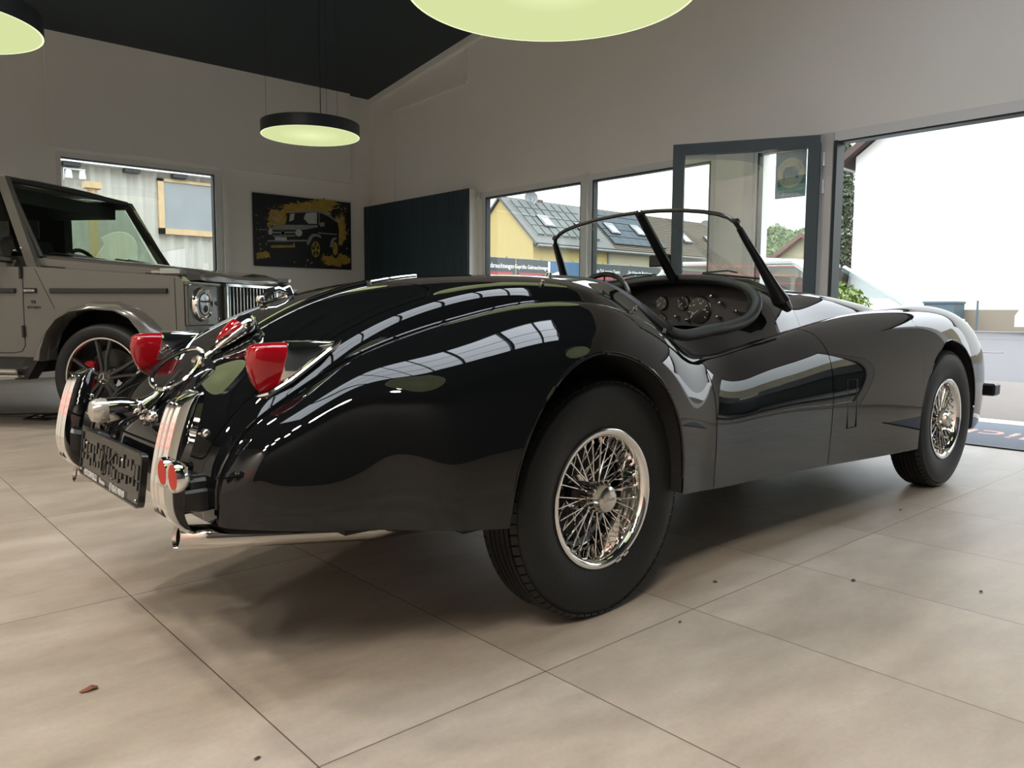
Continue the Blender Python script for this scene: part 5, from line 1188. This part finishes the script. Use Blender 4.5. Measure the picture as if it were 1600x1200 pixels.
gh = [(-1.28, 1.05, .78), (-.55, 1.50, .66), (-.3, 1.575, .64), (.3, 1.625, .65), (1.0, 1.625, .65), (1.45, 1.585, .64), (1.62, 1.52, .62), (1.98, 1.10, .74)]
b = B(); b.grid(np.array([[(PCX+.85-w*a, PCY+x, -.02+z+(.03*(1-abs(a)**3) if z > 1.2 else 0)) for a in np.linspace(-1, 1, 11)] for x, z, w in gh[1:-1]])); b.build('roof', M['wcar'], pcar, True)
for s in (-1, 1):
    X_ = lambda w: PCX+.85-s*w
    def pil(b, a, c, r): b.tube([(X_(a[0]), PCY+a[1], -.02+a[2]), (X_(c[0]), PCY+c[1], -.02+c[2])], r, 6)
    b = B(); pil(b, (.80, -1.30, 1.02), (.66, -.50, 1.51), .045); pil(b, (.80, 1.70, 1.12), (.64, 1.40, 1.58), .07); pil(b, (.76, 2.0, 1.10), (.63, 1.62, 1.52), .045); pil(b, (.83, .25, 1.08), (.66, .15, 1.60), .035)
    pil(b, (.65, -.45, 1.54), (.65, 1.5, 1.58), .035); b.build('pillar', M['wcar'], pcar, True)
    for ya, yb, yc2, yd in ((-1.18, .20, .12, -.50), (.32, 1.62, 1.36, .2)):
        b = B(); b.add([(X_(.82), PCY+ya, 1.06), (X_(.83), PCY+yb, 1.08), (X_(.665), PCY+yc2, 1.54), (X_(.665), PCY+yd, 1.50)], [(0, 1, 2, 3)]); b.build('side_window', M['cglass'], pcar)
    b = B(); b.box((X_(.95), PCY-1.05, 1.12), (.16, .10, .12), bev=.03); b.build('door_mirror', M['wcar'], pcar, True)
b = B(); b.add([(PCX+.85+.78, PCY-1.30, 1.03), (PCX+.85-.78, PCY-1.30, 1.03), (PCX+.85-.66, PCY-.55, 1.49), (PCX+.85+.66, PCY-.55, 1.49)], [(0, 1, 2, 3)]); b.build('windscreen', M['cglass'], pcar)
b = B(); b.add([(PCX+.85+.72, PCY+2.0, 1.08), (PCX+.85-.72, PCY+2.0, 1.08), (PCX+.85-.60, PCY+1.64, 1.50), (PCX+.85+.60, PCY+1.64, 1.50)], [(0, 1, 2, 3)]); b.build('rear_window', M['sky_pane'], pcar)
b = B()
for y in (-.1, 1.0):
    for x in (-.36, .36): b.box((PCX+.85+x, PCY+y, 1.05), (.45, .12, .6), bev=.05)
b.build('seats', M['satin'], pcar, True)
for y in (-1.35, 1.30):
    for s in (-1, 1): b = B(); b.lathe([(0, .02), (.2, .02), (.31, .03), (.32, -.08), (.30, -.18), (0, -.18)], (PCX+.85+s*.86, PCY+y, .30), (s, 0, 0), 28); b.build('wheel', M['rubber'], pcar, True)

# potted shrub at the entrance
M['green'] = mat('bright_green_leaves', (.16, .23, .03, 1), .6, noise=(20, .4)); M['dkgreen'] = mat('conifer_green', (.105, .125, .075, 1), .7, noise=(3, .4)); M['bark'] = mat('bark', (.06, .045, .03, 1), .9); M['pot'] = mat('grey_pot', (.08, .08, .085, 1), .6)
M['hillleaf'] = mat('treetop_green', (.11, .16, .075, 1), .9, noise=(.3, .4)); M['hill'] = mat('wooded_hill', (.050, .078, .034, 1), .9, noise=(.25, .45))
def leaves(name, m, parent, c, rad, n, s, seed, shape=None):
    rr = np.random.default_rng(seed); V = []; F = []
    for i in range(n):
        d = rr.normal(size=3); d /= np.linalg.norm(d); q = rr.random()**.4; p = shape(rr) if shape is not None else np.array(c)+d*q*np.array(rad)
        a = rr.normal(size=3); a /= np.linalg.norm(a); bb = np.cross(a, rr.normal(size=3)); bb /= np.linalg.norm(bb); k = len(V); V += [p-a*s, p+bb*s*.35, p+a*s, p-bb*s*.35]; F.append((k, k+1, k+2, k+3))
    return mesh(name, V, F, m, parent, False)
sh = tag(empty('potted_shrub', (8.0, 3.90, -.02)), 'bright green potted shrub standing outside right of the door post', 'plant')
b = B(); b.lathe([(.0, 0), (.19, 0), (.25, .45), (.27, .47), (.23, .47), (.22, .40), (0, .40)], (8.0, 3.90, -.02), (0, 0, 1), 28); b.build('pot', M['pot'], sh, True)
leaves('foliage', M['green'], sh, (8.0, 3.90, .82), (.42, .38, .36), 3400, .035, 5); b = B(); b.tube([(8.0, 3.9, .3), (8.0, 3.9, .75)], .02, 6); b.build('stem', M['bark'], sh, True)
# conifer left of the white building
def conifer(x, y, h, r, label, seed, n=9000):
    t = tag(empty('conifer_tree', (x, y, 0)), label, 'tree')
    def shp(rr):
        z = rr.random()**1.15; k = int(z*14)/14; R_ = r*(1-z)**.75*(.55+.45*(1-(z*14 % 1))); a = rr.random()*2*PI; q = R_*rr.random()**.45*(1+.25*math.sin(a*5+k*9)); return np.array([x+q*math.cos(a), y+q*math.sin(a), .8+z*(h-.8)-.10*q])
    leaves('foliage', M['dkgreen'], t, None, None, n, .17, seed, shp); b = B(); b.tube([(x, y, 0), (x, y, h*.95)], [.22, .03], 8); b.build('trunk', M['bark'], t, True)
conifer(50, 24.0, 12.6, 2.1, 'tall dark conifer between the door post and the white building', 4)
# wooded hill
b = B(); rr = np.random.default_rng(2); ys = np.linspace(30, 150, 90); P = []
for x, f in ((120, 0), (135, .6), (150, 1), (170, .8)): P.append([(x, y, f*(13+6.0*(1/(1+math.exp(-(y-74)/7)))*1.0+.5*math.sin(y*.9)+.4*math.sin(y*2.3+x))) for y in ys])
hill = tag(empty('wooded_hill', (140, 80, 0)), 'wooded green hill on the horizon behind the side window', 'hill'); b.grid(np.array(P)); b.build('slope', M['hill'], hill, True)
def shp_h(rr_): y = rr_.uniform(30, 150); f = rr_.random(); return np.array([117+33*f, y, (f*.9+.1)*(13+6.0*(1/(1+math.exp(-(y-74)/7)))+.5*math.sin(y*.9))+rr_.random()*.5])
ho = leaves('treetops', M['hillleaf'], hill, None, None, 30000, .55, 9, shp_h); ho['kind'] = 'stuff'
# small gabled house at the foot of the hill
M['pinkroof'] = mat('pink_brown_roof', (.12, .06, .047, 1), .8)
gh_ = tag(empty('gabled_house', (70, 39, 0)), 'cream gabled house with a dark sloping verge below the wooded hill', 'house')
b = B(); b.prism([(70, 42.2, 0), (70, 42.2, 4.6), (70, 37.2, 8.0), (70, 32, 4.6), (70, 32, 0)], (9, 0, 0)); b.build('wall', M['cream'], gh_)
b = B(); b.prism([(69.3, 43.0, 4.3), (69.3, 37.2, 8.3), (69.3, 37.2, 7.85), (69.3, 42.8, 3.95)], (10, 0, 0)); b.prism([(69.3, 31.2, 4.2), (69.3, 37.2, 8.3), (69.3, 37.2, 7.85), (69.3, 31.4, 3.9)], (10, 0, 0)); b.build('roof', M['pinkroof'], gh_)
# white building, wall, bins, far car
M['sand2'] = mat('sand_render', (.36, .31, .21, 1), .8); M['bwhite'] = mat('white_render', (.55, .54, .51, 1), .8); M['sand'] = mat('sand_wall', (.19, .16, .12, 1), .9); M['verge'] = mat('brown_verge', (.055, .034, .028, 1), .7); M['bin'] = mat('blue_grey_container', (.055, .085, .10, 1), .6)
wb = tag(empty('white_building', (44, 0, 0)), 'large blank white gabled building filling the view through the open doorway', 'building')
b = B(); b.prism([(44, 20.5, -.05), (44, 20.5, 9.5), (44, 8, 18.5), (44, -4.5, 9.5), (44, -4.5, -.05)], (16, 0, 0)); b.build('wall', M['bwhite'], wb)
b = B()
for s in (1, -1): b.prism([(43.4, 8+s*13.3, 9.0), (43.4, 8, 18.6), (43.4, 8, 18.95), (43.4, 8+s*13.4, 9.35)], (17.2, 0, 0))
b.build('roof', M['verge'], wb); b = B(); b.tube([(43.4, 21.35, 9.05), (60, 21.35, 9.05)], .12, 8); b.build('gutter', M['frame'], wb, True)
b = B(); b.span((43.2, -10, -.02), (43.4, 16.0, 1.02)); tag(b.build('low_wall', M['sand']), 'low sand-coloured wall in front of the white building', 'wall')
b = B(); b.span((41.6, 14.2, 0), (43.0, 15.6, 1.32)); b.span((41.55, 14.15, 1.32), (43.05, 15.65, 1.42)); tag(b.build('refuse_container', M['bin']), 'blue-grey container standing before the low sand-coloured wall', 'container')
b = B(); b.tube([(41.4, 13.1, 0), (41.4, 13.1, 1.45)], .045, 6); tag(b.build('fence_post', M['bin'], None, True), 'thin green-grey post right of the blue-grey container', 'post')
def smallcar(x, y, label, m):
    c = tag(empty('parked_car', (x, y, 0)), label, 'car'); b = B()
    b.grid(np.array([[(x+w*a, y+l, z) for a, z in ((-1, .3), (-1, .75), (-.9, zz), (0, zz+.02), (.9, zz), (1, .75), (1, .3))] for l, zz, w in ((-2.1, .7, .75), (-1.9, .9, .85), (-1.0, 1.0, .88), (-.3, 1.45, .7), (1.2, 1.48, .7), (1.9, 1.1, .85), (2.1, .7, .8))])); b.build('body', m, c, True)
    b = B(); b.grid(np.array([[(x+w*a, y+l, z) for a, z in ((-1, .98), (-.86, 1.4))] for l, w in ((-.8, .90), (1.7, .90))])); b.build('side_window', M['satin'], c)
    for l in (-1.3, 1.3):
        b = B(); b.lathe([(0, .02), (.2, .02), (.32, .0), (.32, -.2), (0, -.2)], (x-.86, y+l, .32), (-1, 0, 0), 20); b.build('wheel', M['rubber'], c, True)
smallcar(38.0, 8.25, 'far white car at the right edge of the view across the road', M['wcar'])
# forecourt right of the entrance (outside the view, mirrored in the door and the front wing)
b = B(); b.span((25, -34, 0), (26, -3.5, 5.2)); tag(b.build('commercial_building', M['sand2']), 'long sand-coloured building right of the view, mirrored in the door of the black roadster', 'building')
hg = tag(empty('hedge', (14.8, -12, 0)), 'dark green hedge right of the view behind the parked cars', 'hedge'); b = B(); b.box((14.8, -12, .7), (1.0, 20, 1.4), bev=.3); b.build('core', M['dkgreen'], hg)
leaves('foliage', M['dkgreen'], hg, (14.8, -12, .8), (.7, 10, .9), 5000, .12, 21)
for i, (x, y, mm) in enumerate(((10.2, -2.4, 'satin'), (12.6, -6.2, 'wcar'), (10.4, -8.5, 'satin'))):
    smallcar(x, y, ('black car parked right of the open doorway', 'white car parked farther right before the hedge', 'second black car along the front paving')[i], M[mm])
# debris on the floor, cable
leaf(.42, 1.90, .022, 'curled orange-brown dry leaf on the floor left of the rear bumper')
for i, (x, y, s, l) in enumerate(((2.45, 1.088, .012, 'dark crumb on the tile joint right of the rear wheel'), (2.65, .78, .010, 'dark crumb near the right edge of the floor'), (2.10, 1.374, .010, 'brown fleck on the tiles right beside the rear tyre'), (1.75, 1.253, .006, 'tiny dark speck right below the rear tyre'), (.587, 1.388, .007, 'tiny dark speck at the bottom edge of the floor'), (3.50, 1.363, .008, 'small brown speck before the front wheel'))):
    leaf(x, y, s, l, dark=True)
b = B(); rr = random.Random(5); P = []
for k in range(60): a = k*.45; P.append((1.30+.16*math.cos(a)*(1-.005*k)+.002*k, 6.95+.12*math.sin(a)+.012*math.sin(k*1.7), .008+.006*(k % 5)/2))
b.tube(P, .006, 5); b.tube([P[-1], (1.1, 7.4, .007), (.2, 8.6, .007), (-.5, 10.9, .007)], .006, 5); tag(b.build('power_cable', M['plastic'], None, True), 'coiled black cable on the floor under the off-road car', 'cable')
# daylight portals in the openings (sampling aid only, they emit nothing)
def portal(c, sx_, sy_, rot):
    l = bpy.data.lights.new('daylight_portal', 'AREA'); l.shape = 'RECTANGLE'; l.size = sx_; l.size_y = sy_; l.cycles.is_portal = True
    o = bpy.data.objects.new('daylight_portal', l); COL.objects.link(o); o.location = c; o.rotation_euler = rot
portal((XW+.35, 6.4, 1.25), 2.5, 3.8, (0, PI/2, 0)); portal((XW+.35, .2, 1.25), 2.5, 6.6, (0, PI/2, 0)); portal(((SKX0+SKX1)/2, 1.6, 5.95), 7.2, 2.7, (0, 0, 0)); portal((3.35, YW+.4, 1.8), 2.2, 2.1, (-PI/2, 0, 0))
